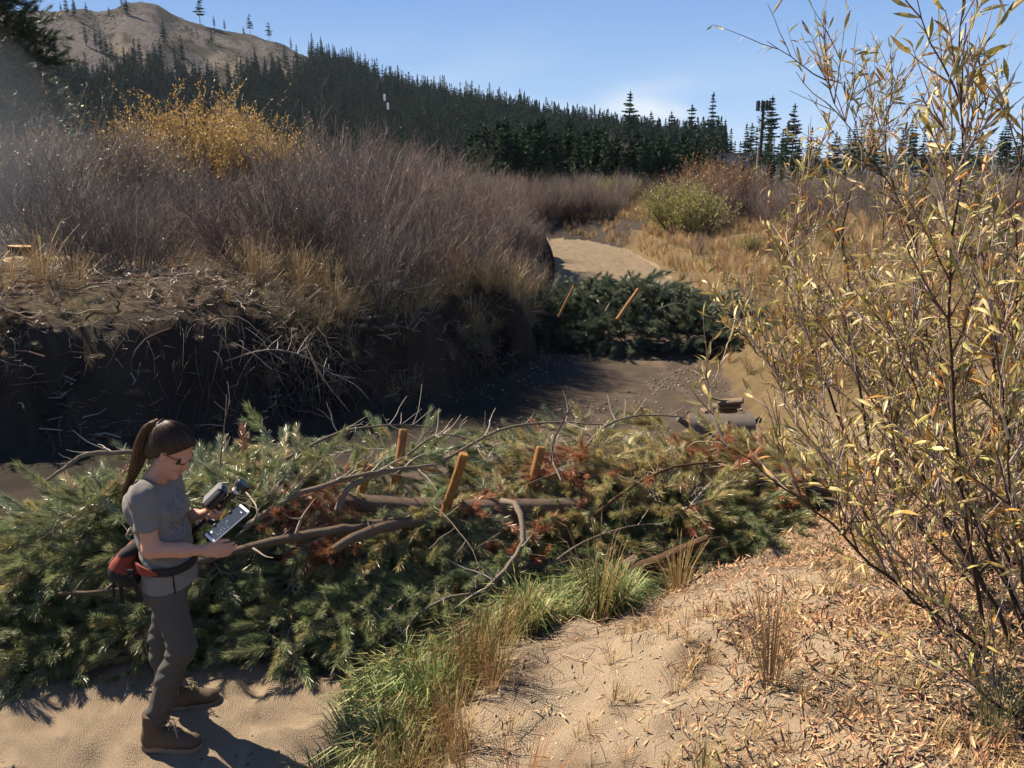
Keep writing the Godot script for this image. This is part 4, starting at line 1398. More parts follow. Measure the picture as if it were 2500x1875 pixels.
func build_shrubs() -> void:
	small_leaf = leaf_mesh(0.06, 0.02, 0.1, 0.15)
	var low := lin(0.065, 0.053, 0.048)
	var red := lin(0.168, 0.12, 0.106)
	var grey := lin(0.165, 0.14, 0.122)
	var gold := [lin(0.54, 0.36, 0.10), lin(0.60, 0.42, 0.13), lin(0.46, 0.29, 0.09)]
	var brown := [lin(0.19, 0.12, 0.06), lin(0.14, 0.10, 0.06), lin(0.28, 0.17, 0.06)]
	var lime := [lin(0.30, 0.28, 0.07), lin(0.22, 0.24, 0.07), lin(0.38, 0.33, 0.10)]
	var orange := [lin(0.38, 0.20, 0.055), lin(0.32, 0.19, 0.06), lin(0.30, 0.14, 0.06)]
	var bare := [willow_proto(46, 2.1, 0.95, low, red, 0.03, brown, 101), willow_proto(40, 2.3, 0.8, low, grey, 0.04, brown, 102), willow_proto(50, 1.9, 1.15, low, red, 0.02, brown, 103), willow_proto(38, 2.4, 0.75, low, grey.lerp(red, 0.5), 0.06, brown, 104)]
	var browned := willow_proto(46, 3.0, 0.7, low, grey, 0.45, brown, 105, 1.2)
	var golden := willow_proto(46, 3.3, 0.7, low, grey, 1.0, gold, 106, 1.25)
	var limey := willow_proto(50, 1.8, 1.1, low, grey, 1.0, lime, 107, 1.1)
	var orangey := willow_proto(50, 2.5, 0.9, low, red, 0.9, orange, 108, 1.3)
	rng.seed = 20
	var at: Array[Vector2] = []
	var tries := 0
	while at.size() < 125 and tries < 9000:
		tries += 1
		var x := rf(-13.5, 0.9)
		var z := rf(-27.0, -10.0)
		if not thicket(x, z) or inside_channel(x, z):
			continue
		if x > (-0.55 if z > -17.0 else 0.0):
			continue
		var dl := chain_dist(LEFT, x, z)
		if dl < 0.35 or dl > 9.5 or (z > -22.0 and dl > 7.5 and x > -7.0):
			continue
		var gap := 0.72 if dl < 3.0 else 1.15
		var ok := true
		for q in at:
			if q.distance_to(Vector2(x, z)) < gap:
				ok = false
				break
		if ok:
			at.append(Vector2(x, z))
	var rows := [[], [], [], []]
	var late: Array = []
	for q in at:
		var s := rf(0.72, 1.16)
		var dl2 := chain_dist(LEFT, q.x, q.y)
		if q.x < -4.5:
			s *= 0.85
		else:
			s *= lerpf(0.58, 1.05, smooth(0.3, 4.0, dl2))
		rows[0 if dl2 < 1.5 else (1 if dl2 < 3.4 else (2 if dl2 < 5.6 else 3))].append(shrub(pick(bare), "bare_willow", Vector3(q.x, height(q.x, q.y), q.y), rng.randf() * TAU, Vector3(s * 1.1, s, s * 1.1), "willow", "leafless willows of the left bank thicket"))
	for k in 4:
		rank(rows[k], "leafless reddish willow on the left bank, %s in the thicket's " + ["front row", "second row", "third row", "back row"][k])
	for i in 20:
		var z := rf(-25.0, -17.5)
		var x := z * rf(0.42, 0.66)
		late.append(shrub(browned, "browned_willow", Vector3(x, height(x, z), z), rng.randf() * TAU, Vector3.ONE * rf(0.85, 1.2), "tall willow with withered brown leaves at the left behind the thicket", "tall withered willows at the left"))
	rank(late, "tall willow with withered brown leaves at the far left, %s")
	late = []
	for s in [[-10.3, -27.5, 1.3], [-9.3, -26.8, 1.25], [-8.5, -26.2, 1.15], [-9.6, -28.6, 1.4], [-7.8, -26.0, 1.0], [-11.1, -27.6, 1.3], [-7.1, -26.4, 1.05], [-10.5, -29.0, 1.45], [-11.6, -28.6, 1.45], [-8.7, -27.4, 1.3], [-6.6, -25.8, 0.95]]:
		late.append(shrub(golden, "golden_willow", Vector3(s[0], height(s[0], s[1]), s[1]), rng.randf() * TAU, Vector3.ONE * s[2] * 0.9, "tall willow in bright golden leaf behind the bare thicket", "golden willows behind the thicket"))
	rank(late, "tall willow in bright golden leaf behind the bare thicket, %s")
	late = []
	# beyond the bend and on the right bank
	for i in 95:
		var x := rf(-5.0, 9.0)
		var z := rf(-66.0, -45.0)
		if inside_channel(x, z):
			continue
		late.append(shrub(pick(bare), "bare_willow", Vector3(x, height(x, z), z), rng.randf() * TAU, Vector3.ONE * rf(0.7, 1.0), "low reddish willow on the flat beyond the creek bend", "reddish willows beyond the bend"))
	rank(late, "low reddish willow on the flat beyond the creek bend, %s")
	late = []
	for s in [[4.6, -47.5, 0.9], [5.6, -48.5, 1.0], [6.6, -50.0, 1.05], [3.6, -49.0, 0.8]]:
		late.append(shrub(limey, "yellowing_willow", Vector3(s[0], height(s[0], s[1]), s[1]), rng.randf() * TAU, Vector3.ONE * s[2], "yellow green willow on the flat beyond the creek bend", "yellowing willows beyond the bend"))
	rank(late, "yellow green willow on the flat beyond the creek bend, %s")
	late = []
	for s in [[6.0, -30.0, 1.2], [6.5, -29.0, 1.1], [6.2, -31.5, 1.25]]:
		late.append(shrub(limey, "lime_willow", Vector3(s[0], height(s[0], s[1]), s[1]), rng.randf() * TAU, Vector3.ONE * s[2], "lime green willow at the corner of the right bank", "lime willows on the right bank corner"))
	rank(late, "lime green willow at the corner of the right bank, %s")
	late = []
	for s in [[7.4, -33.0, 1.0], [8.2, -34.0, 1.08], [8.9, -34.5, 1.02], [9.6, -35.0, 0.95], [7.8, -35.5, 1.05]]:
		late.append(shrub(orangey, "orange_willow", Vector3(s[0], height(s[0], s[1]), s[1]), rng.randf() * TAU, Vector3.ONE * s[2], "orange leaved willow above the lime one on the right bank", "orange willows on the right bank"))
	rank(late, "orange leaved willow above the lime one on the right bank, %s")
	late = []
	for i in 52:
		var x := rf(6.8, 22.0)
		var z := rf(-40.0, -25.5)
		if x < 8.5 and z > -29.0:
			continue
		late.append(shrub(pick(bare), "bare_willow", Vector3(x, height(x, z), z), rng.randf() * TAU, Vector3.ONE * rf(0.75, 1.0), "leafless reddish willow in the thicket on the right meadow", "leafless willows of the right meadow"))
	rank(late, "leafless reddish willow in the thicket on the right meadow, %s")
	late = []
	for i in 120:
		var z := rf(-46.0, -29.0)
		var x := rf(-6.0, 1.0)
		if i > 26:   # along the outer lip of the bend
			var e := rng.randf()
			x = lerpf(5.4, -8.0, e)
			z = lerpf(-40.5, -45.6, sqrt(e)) - rf(0.2, 1.6)
		if inside_channel(x, z):
			continue
		late.append(shrub(pick(bare), "bare_willow", Vector3(x, height(x, z), z), rng.randf() * TAU, Vector3.ONE * rf(0.55, 0.85), "w", "willows on the inside of the bend"))
	rank(late, "small bare willow on the inside of the creek bend, %s")
	late = []
	for i in 34:
		var z := rf(-29.0, -11.5)
		var x := rf(4.4, 13.0)
		if inside_channel(x, z) or chain_dist(RIGHT, x, z) < 0.3:
			continue
		late.append(shrub(pick([bare[0], bare[2], limey, orangey]), "low_shrub", Vector3(x, height(x, z), z), rng.randf() * TAU, Vector3.ONE * rf(0.22, 0.42), "s", "low shrubs in the dry grass of the right bank"))
	rank(late, "low shrub in the dry grass of the right bank, %s")
	late = []
	for i in 26:   # low growth where the thicket ends at the channel
		var z := rf(-25.0, -11.8)
		var x := rf(-0.9, 1.2)
		if inside_channel(x, z) or chain_dist(LEFT, x, z) > 1.1 or chain_dist(LEFT, x, z) < 0.12:
			continue
		late.append(shrub(pick(bare), "low_willow", Vector3(x, height(x, z), z), rng.randf() * TAU, Vector3.ONE * rf(0.3, 0.5), "s", "low willows at the right end of the left bank"))
	rank(late, "low willow sprawling at the channel end of the left bank, %s")
	late = []
	for s in [[-5.9, -11.8, 0.75], [-6.6, -12.4, 0.8], [-5.1, -11.2, 0.6]]:
		late.append(shrub(bare[1], "sparse_willow", Vector3(s[0], height(s[0], s[1]), s[1]), rng.randf() * TAU, Vector3(s[2] * 1.2, s[2], s[2] * 1.2), "sparse bare willow alone on the littered ground left of the thicket", "sparse willows on the littered left bank"))
	rank(late, "sparse bare willow alone on the littered left bank, %s")

func build_grass() -> void:
	var fine_tuft := tuft_mesh(34, 0.42, 0.22, 0.0022, 0.35, 51)
	var sedge := tuft_mesh(40, 0.34, 0.20, 0.0036, 0.5, 52)
	var short := tuft_mesh(22, 0.16, 0.14, 0.002, 0.6, 53)
	var tan := [lin(0.36, 0.245, 0.11), lin(0.30, 0.21, 0.10), lin(0.40, 0.28, 0.14)]
	var greens := [lin(0.115, 0.17, 0.05), lin(0.15, 0.20, 0.06), lin(0.21, 0.23, 0.08), lin(0.32, 0.30, 0.13)]
	var s: Array
	# green sedge where the sandy bank meets the brush
	s = scatter(680, [-0.95, 0.62, -4.95, -2.5], func(x, z): var d = chain_dist(RIGHT, x, z); return d < (0.8 if z < -3.3 else 0.35) and not (x < -0.35 and inside_channel(x, z)) and (d < 0.2 or noise.get_noise_2d(x * 130.0, z * 130.0) > 0.0), 0.6, 1.2, greens)
	tag(many("sedge", sedge, M.grass, s[0], s[1], self), "lush green sedge along the foot of the sandy bank", "sedge", "", "stuff")
	s = scatter(150, [-1.1, 0.5, -3.7, -1.9], func(x, z): var d = chain_dist(RIGHT, x, z); return d < 0.7 and not inside_channel(x, z), 0.5, 0.95, [lin(0.20, 0.14, 0.06), lin(0.16, 0.15, 0.05), lin(0.26, 0.16, 0.07)])
	tag(many("brown_grass", fine_tuft, M.grass, s[0], s[1], self), "brown and olive grass at the near foot of the sandy bank", "grass", "", "stuff")
	s = scatter(950, [-0.3, 4.5, -7.0, -1.5], func(x, z): return not inside_channel(x, z) and noise.get_noise_2d(x * 70.0 + 30.0, z * 70.0) > (0.03 if x < 1.0 else -0.15), 0.25, 0.85, tan)
	tag(many("dry_grass", short, M.grass, s[0], s[1], self), "short dry grass dotted over the sandy bank", "grass", "", "stuff")
	s = scatter(8500, [2.6, 16.0, -46.0, -6.0], func(x, z): return not inside_channel(x, z) and chain_dist(RIGHT, x, z) > 0.15 and rng.randf() < (0.25 + smooth(-5.0, -12.0, z)) * smooth(-0.25, 0.3, noise.get_noise_2d(x * 40.0, z * 40.0) + 0.15), 0.4, 1.05, [lin(0.44, 0.31, 0.145), lin(0.36, 0.245, 0.12), lin(0.46, 0.345, 0.17), lin(0.34, 0.19, 0.09), lin(0.26, 0.19, 0.11)], 0.35)
	tag(many("meadow_grass", fine_tuft, M.grass, s[0], s[1], self), "golden dry grass over the right bank and meadow", "grass", "", "stuff")
	s = scatter(2600, [-16.0, 12.0, -70.0, -44.0], func(x, z): return not inside_channel(x, z), 0.7, 1.4, tan)
	tag(many("meadow_grass", fine_tuft, M.grass, s[0], s[1], self), "dry grass on the flat beyond the creek bend", "grass", "", "stuff")
	s = scatter(1500, [-11.0, 0.6, -20.0, -7.9], func(x, z): return not inside_channel(x, z) and chain_dist(LEFT, x, z) > 0.75 and (noise.get_noise_2d(x * 90.0, z * 90.0) > 0.1 or noise.get_noise_2d(x * 30.0, z * 30.0) > 0.0), 0.25, 0.8, [lin(0.30, 0.215, 0.115), lin(0.20, 0.16, 0.10), lin(0.16, 0.125, 0.085), lin(0.24, 0.19, 0.12)], 0.5)
	tag(many("bank_grass", fine_tuft, M.grass, s[0], s[1], self), "tan dry grass along the lip of the left cut bank", "grass", "", "stuff")
	# tan clumps that hang over the lip
	var hang := tuft_mesh(70, 0.75, 0.5, 0.0025, 0.8, 54)
	var k := 0
	var late: Array = []
	for p in [[0.25, -13.2], [0.4, -14.0], [0.35, -14.6], [0.5, -16.2], [0.6, -17.4], [0.0, -12.3], [-0.55, -11.7], [-0.2, -12.9], [-0.4, -12.4], [0.15, -13.9], [0.3, -15.2], [-0.8, -12.0], [-1.1, -11.7], [-1.7, -11.3], [-2.3, -10.6], [-2.7, -10.5], [0.1, -13.2], [-3.3, -10.9], [-2.9, -11.1], [-2.5, -10.9], [-2.1, -11.1], [-3.6, -11.4], [-0.6, -13.4], [-0.3, -13.8], [0.0, -14.4], [-0.9, -12.9], [-1.3, -12.5], [-6.3, -10.4], [-5.8, -10.2], [-5.3, -10.0]]:
		var o := thing("tall_grass_clump", Vector3(p[0], height(p[0], p[1]) - 0.03, p[1]), "tall tan grass clump rooted at the lip of the left bank", "grass", "tan clumps along the left lip")
		var m := part("blades", hang, M.grass, o, "stuff")
		m.material_override = tinted(M.grass, pick([lin(0.42, 0.30, 0.15), lin(0.36, 0.26, 0.13), lin(0.40, 0.27, 0.12)]))
		late.append(o)
		o.rotation.y = k * 1.3
		o.scale = Vector3.ONE * rf(0.8, 1.25)
		k += 1
	var face := tuft_mesh(46, 0.5, 0.34, 0.002, 0.9, 57)
	s = scatter(170, [-3.0, 0.7, -15.0, -8.6], func(x, z): var d = chain_dist(LEFT, x, z); return not inside_channel(x, z) and d > 0.1 and d < 1.0, 0.5, 1.25, [lin(0.20, 0.16, 0.085), lin(0.14, 0.115, 0.07), lin(0.26, 0.20, 0.11)], 0.5)
	tag(many("overhanging_grass", face, M.grass, s[0], s[1], self), "withered grass spilling down the right half of the left cut bank", "grass", "", "stuff")
	rank(late, "tall tan grass clump at the lip of the left bank, %s")
	# single tufts of the near bank
	var bunch := tuft_mesh(90, 0.42, 0.26, 0.0017, 0.15, 55)
	for q in [[0.93, -2.62, 1.0, lin(0.24, 0.155, 0.075), "stiff brown bunchgrass standing alone in the leaf litter"], [0.02, -2.25, 0.85, lin(0.30, 0.13, 0.05), "rusty orange grass tuft at the bottom edge of the sand"], [0.46, -4.0, 1.25, lin(0.36, 0.25, 0.12), "tall tan seed grass between green sedge and sand"], [0.95, -4.3, 0.9, lin(0.44, 0.31, 0.14), "pale curved grass tuft below the right end of the brush"], [0.62, -2.3, 0.45, lin(0.22, 0.20, 0.06), "small green and tan tuft on bare sand"], [0.34, -2.05, 0.4, lin(0.15, 0.16, 0.05), "small dark green sprig on the sand near the bottom"], [1.42, -2.12, 0.7, lin(0.20, 0.20, 0.08), "grey green grass tuft under the willow at the lower right"], [-0.55, -2.3, 0.6, lin(0.12, 0.17, 0.045), "green tuft in shade at the bottom of the picture"]]:
		var o := thing("grass_tuft", Vector3(q[0], height(q[0], q[1]) - 0.02, q[1]), q[4], "grass tuft")
		var m := part("blades", bunch, tinted(M.grass, q[3]), o, "stuff")
		o.scale = Vector3.ONE * q[2]
		o.rotation.y = q[0] * 9.0
	# straw and clods over the bank
	var stb := MB.new()
	stb.tube(PackedVector3Array([Vector3(-0.07, 0, 0), Vector3(0.0, 0.006, 0.008), Vector3(0.08, 0.002, -0.004)]), PackedFloat32Array([0.0014, 0.0016, 0.0009]), 3, Color(1, 1, 1))
	var sx: Array = []
	var sc: Array = []
	var kx: Array = []
	var kc: Array = []
	var clod := SphereMesh.new()
	clod.radial_segments = 7
	clod.rings = 4
	clod.radius = 1.0
	clod.height = 1.4
	for i in 13000:
		var x := rf(-0.8, 3.4)
		var z := rf(-6.0, -1.5)
		if inside_channel(x, z):
			continue
		var patch := noise.get_noise_2d(x * 85.0 + 11.0, z * 85.0)
		if i < 7600:
			if patch > rf(-0.35, 0.3):
				sx.append(Transform3D(Basis.from_euler(Vector3(rf(-0.2, 0.2), rng.randf() * TAU, rf(-0.2, 0.2))).scaled(Vector3.ONE * rf(0.4, 1.3)), Vector3(x, height(x, z) + 0.006, z)))
				sc.append(jit(pick([lin(0.46, 0.35, 0.2), lin(0.36, 0.26, 0.15), lin(0.22, 0.17, 0.12), lin(0.12, 0.10, 0.085)]), 0.3))
		elif patch < rf(-0.2, 0.25):
			var s2 := rf(0.003, 0.009) * (1.6 if rng.randf() < 0.06 else 1.0)
			kx.append(Transform3D(Basis.from_euler(rv(3.0)).scaled(Vector3(s2, s2 * 0.7, s2 * 1.2)), Vector3(x, height(x, z), z)))
			kc.append(jit(pick([lin(0.32, 0.255, 0.18), lin(0.28, 0.22, 0.155), lin(0.20, 0.16, 0.12)]), 0.3))
	tag(many("straw", stb.mesh(), M.twig, sx, sc, self), "straw and fine stems scattered over the sandy bank", "straw", "", "stuff")
	tag(many("soil_clods", clod, M.vert, kx, kc, self), "small clods of earth on the sandy bank", "soil", "", "stuff")
	# fallen willow leaves, curled and dry
	var curled := [leaf_mesh(0.050, 0.0095, 0.22, 0.7), leaf_mesh(0.042, 0.0085, 0.32, -0.5), leaf_mesh(0.034, 0.0085, 0.15, 0.25), leaf_mesh(0.046, 0.0075, 0.4, 0.1)]
	for c in 4:
		var xf: Array = []
		var cols: Array = []
		var tries := 0
		while xf.size() < 7500 and tries < 70000:
			tries += 1
			var x := rf(-0.4, 3.4)
			var z := rf(-6.2, -1.4)
			if inside_channel(x, z):
				continue
			var d := chain_dist(RIGHT, x, z)
			var want := smooth(0.15, 1.5, x - 0.25 + 0.16 * (z + 3.0) + 1.1 * noise.get_noise_2d(x * 75.0, z * 75.0) + (0.5 if z > -2.3 else 0.0))
			if rng.randf() > want * smooth(0.3, 0.9, d) + 0.035:
				continue
			var up := (Vector3.UP + rv(0.35)).normalized()
			var a := rng.randf() * TAU
			var y := (Vector3(cos(a), rf(-0.1, 0.25), sin(a))).normalized()
			var xx := y.cross(up).normalized()
			xf.append(Transform3D(Basis(xx, y, xx.cross(y)).scaled_local(Vector3.ONE * rf(0.7, 1.25)), Vector3(x, height(x, z) + rf(0.004, 0.022), z)))
			cols.append(jit(pick([lin(0.44, 0.295, 0.165), lin(0.38, 0.225, 0.125), lin(0.33, 0.17, 0.10), lin(0.50, 0.36, 0.21), lin(0.25, 0.15, 0.095)]), 0.25))
		tag(many("leaf_litter", curled[c], M.litter, xf, cols, self), "curled tan willow leaves littering the sandy bank", "leaf litter", "", "stuff")

func tinted(m: StandardMaterial3D, c: Color) -> StandardMaterial3D:
	var r: StandardMaterial3D = m.duplicate()
	r.albedo_color = c.linear_to_srgb()
	return r

# ---------- the yellowing willow on the right ----------
func big_willow(called: String, at: Vector3, guides: Array, extra: int, aim: Vector3, label: String, leaf_keep: float, singles: int) -> void:
	var o := thing(called, at, label, "willow", "")
	var tb := MB.new()
	var leaves: Array = []
	var bark := lin(0.14, 0.112, 0.088)
	var stems: Array = guides.duplicate()
	for i in extra:
		var d := (aim + rv(0.55)).normalized()
		d.y = maxf(d.y, 0.25)
		var p := wander(at + Vector3(rf(-0.12, 0.12), -0.05, rf(-0.12, 0.12)), d, rf(1.3, 2.1), 6, 0.13, -0.35)
		stems.append(Array(p))
	for g in stems:
		var p := curve(g, 3)
		var m := p.size()
		var total := 0.0
		for i in m:
			p[i] -= at
			p[i] += rv(0.008)
			if i > 0:
				total += p[i].distance_to(p[i - 1])
		var sb := MB.new()
		var r0 := rf(0.005, 0.0088) * (0.8 + 0.15 * total)
		sb.tube(p, taper(m, r0, 0.0015, 0.9), 7, jit(bark, 0.2), 0.06)
		part("stem", sb.mesh(), M.bark, o)
		var nb := int(total * 10.5)
		for k in nb:
			var t := rf(0.2, 1.0)
			var j := mini(int(t * (m - 1)), m - 2)
			var d := (p[j + 1] - p[j]).normalized()
			var bl := rf(0.2, 0.5) * (1.15 - 0.5 * t)
			var bd := (d * 0.9 + rv(0.65) + Vector3.UP * 0.3).normalized()
			var bp := wander(p[j], bd, bl, 5, 0.16, -0.25)
			var pale := rng.randf() < 0.4
			var bc := jit(lin(0.30, 0.25, 0.22) if pale else lin(0.11, 0.07, 0.055), 0.25)
			tb.tube(bp, taper(6, lerpf(0.0048, 0.0034, t), 0.0014), 5, bc)
			for q in int(rf(2, 5)):
				var i0 := rng.randi_range(1, 4)
				var td := ((bp[i0] - bp[i0 - 1]).normalized() + rv(0.7) + Vector3.UP * 0.25).normalized()
				var tw := wander(bp[i0], td, rf(0.12, 0.36), 4, 0.13, -0.15)
				tb.tube(tw, taper(5, 0.0022, 0.001), 4, jit(lin(0.33, 0.27, 0.25) if rng.randf() < 0.5 else lin(0.16, 0.085, 0.07), 0.25))
				for e in int(rf(1, 4) * leaf_keep + rng.randf()):
					var i1 := rng.randi_range(0, 3)
					leaves.append([tw[i1].lerp(tw[i1 + 1], rng.randf()), ((tw[i1 + 1] - tw[i1]).normalized() * 0.9 + rv(0.7) + Vector3.UP * 0.1).normalized()])
			for e in int(rf(0, 4) * leaf_keep):
				var i2 := rng.randi_range(1, 4)
				leaves.append([bp[i2], ((bp[i2 + 1] - bp[i2]).normalized() * 0.8 + rv(0.8)).normalized()])
	part("twigs", tb.mesh(), M.twig, o, "stuff")
	var cam := Vector3(0, 2.75, 0)
	leaves.sort_custom(func(a, b): return (a[0] + at).distance_squared_to(cam) < (b[0] + at).distance_squared_to(cam))
	var tints := [lin(0.44, 0.34, 0.13), lin(0.38, 0.31, 0.10), lin(0.48, 0.39, 0.19), lin(0.27, 0.26, 0.08), lin(0.44, 0.22, 0.045), lin(0.36, 0.29, 0.11), lin(0.52, 0.44, 0.24), lin(0.33, 0.30, 0.09), lin(0.42, 0.35, 0.14)]
	var kinds := [leaf_mesh(0.060, 0.0115, 0.15, 0.9), leaf_mesh(0.050, 0.0108, 0.28, -0.9), leaf_mesh(0.068, 0.0122, 0.1, 0.4)]
	var mats: Array = []
	for c in tints:
		mats.append(tinted(M.leaf, c))
	var xf := [[], [], []]
	var cols := [[], [], []]
	var n := 0
	for l in leaves:
		if (l[0] + at).distance_to(cam) < 1.5:
			continue
		var k := rng.randi() % 3
		var t := Transform3D(frame(l[1], rf(0.75, 1.2)), l[0])
		if n < singles:
			var lf := part("leaf", kinds[k], pick(mats), o)
			lf.transform = t
		else:
			xf[k].append(t)
			cols[k].append(jit(pick(tints), 0.2))
		n += 1
	for k in 3:
		if xf[k].size() > 0:
			many("leaves", kinds[k], M.leaf, xf[k], cols[k], o)

func v3(a: Array) -> Array:
	var out: Array = []
	for q in a:
		out.append(Vector3(q[0], q[1], q[2]))
	return out

func build_right_willows() -> void:
	var a := Vector3(1.78, height(1.78, -2.5), -2.5)
	var b := Vector3(2.25, height(2.25, -3.3), -3.3)
	var c := Vector3(2.1, height(2.1, -4.25), -4.25)
	var ga := [v3([[1.813, 1.113, -2.6], [1.556, 1.598, -2.75], [1.436, 1.822, -2.9], [1.334, 2.05, -3.1], [1.314, 2.341, -3.3]]),
		v3([[1.771, 1.12, -2.55], [1.609, 1.422, -2.6], [1.461, 1.675, -2.7], [1.361, 1.858, -2.9], [1.207, 2.02, -3.1], [1.161, 2.25, -3.3]]),
		v3([[1.76, 1.1, -2.55], [1.6, 1.246, -2.7], [1.432, 1.402, -2.85], [1.345, 1.535, -3.0], [1.247, 1.676, -3.1], [1.126, 1.851, -3.3], [1.093, 2.14, -3.5]]),
		v3([[1.72, 1.1, -2.3], [1.507, 1.2, -2.15], [1.377, 1.3, -2.2], [1.345, 1.413, -2.4], [1.306, 1.448, -2.6], [1.278, 1.558, -2.8]]),
		v3([[1.85, 1.1, -2.7], [1.968, 1.288, -2.9], [1.815, 1.525, -3.0], [1.751, 1.728, -3.2], [1.717, 1.982, -3.4], [1.7, 2.3, -3.5]])]
	big_willow("yellowing_willow", a, ga, 7, Vector3(-0.5, 0.85, -0.35), "nearest yellowing willow fanning up from the lower right corner", 2.0, 290)
	var gb := [v3([[2.25, 1.15, -3.3], [2.1, 1.506, -3.2], [2.011, 1.771, -3.2], [1.924, 2.035, -3.2], [1.894, 2.403, -3.3], [1.833, 2.523, -3.35], [1.816, 2.723, -3.4], [1.859, 3.139, -3.5]]),
		v3([[2.2, 1.15, -3.4], [2.05, 1.7, -3.6], [1.892, 2.279, -3.8], [1.824, 2.54, -3.8], [1.712, 2.775, -3.9], [1.54, 3.015, -4.0], [1.404, 3.266, -4.0]]),
		v3([[2.3, 1.15, -3.4], [2.25, 1.7, -3.6], [2.15, 2.2, -3.7], [1.95, 2.6, -3.8]])]
	big_willow("yellowing_willow", b, gb, 8, Vector3(-0.3, 1.0, -0.15), "tall yellowing willow rising past the top edge at the right", 1.7, 150)
	var gc := [v3([[1.96, 1.1, -4.2], [1.944, 1.235, -4.2], [1.794, 1.812, -4.2], [1.737, 2.322, -4.3], [1.703, 2.492, -4.3], [1.732, 2.715, -4.3], [1.894, 2.992, -4.4], [1.953, 3.337, -4.4]]),
		v3([[1.93, 1.1, -4.1], [1.683, 1.527, -4.0], [1.529, 1.857, -4.0], [1.404, 2.177, -4.1], [1.368, 2.287, -4.1], [1.371, 2.45, -4.1], [1.442, 2.662, -4.2], [1.491, 2.875, -4.2]])]
	big_willow("yellowing_willow", c, gc, 6, Vector3(-0.1, 0.95, -0.15), "farthest of the right hand willows, standing over the round log", 1.7, 60)

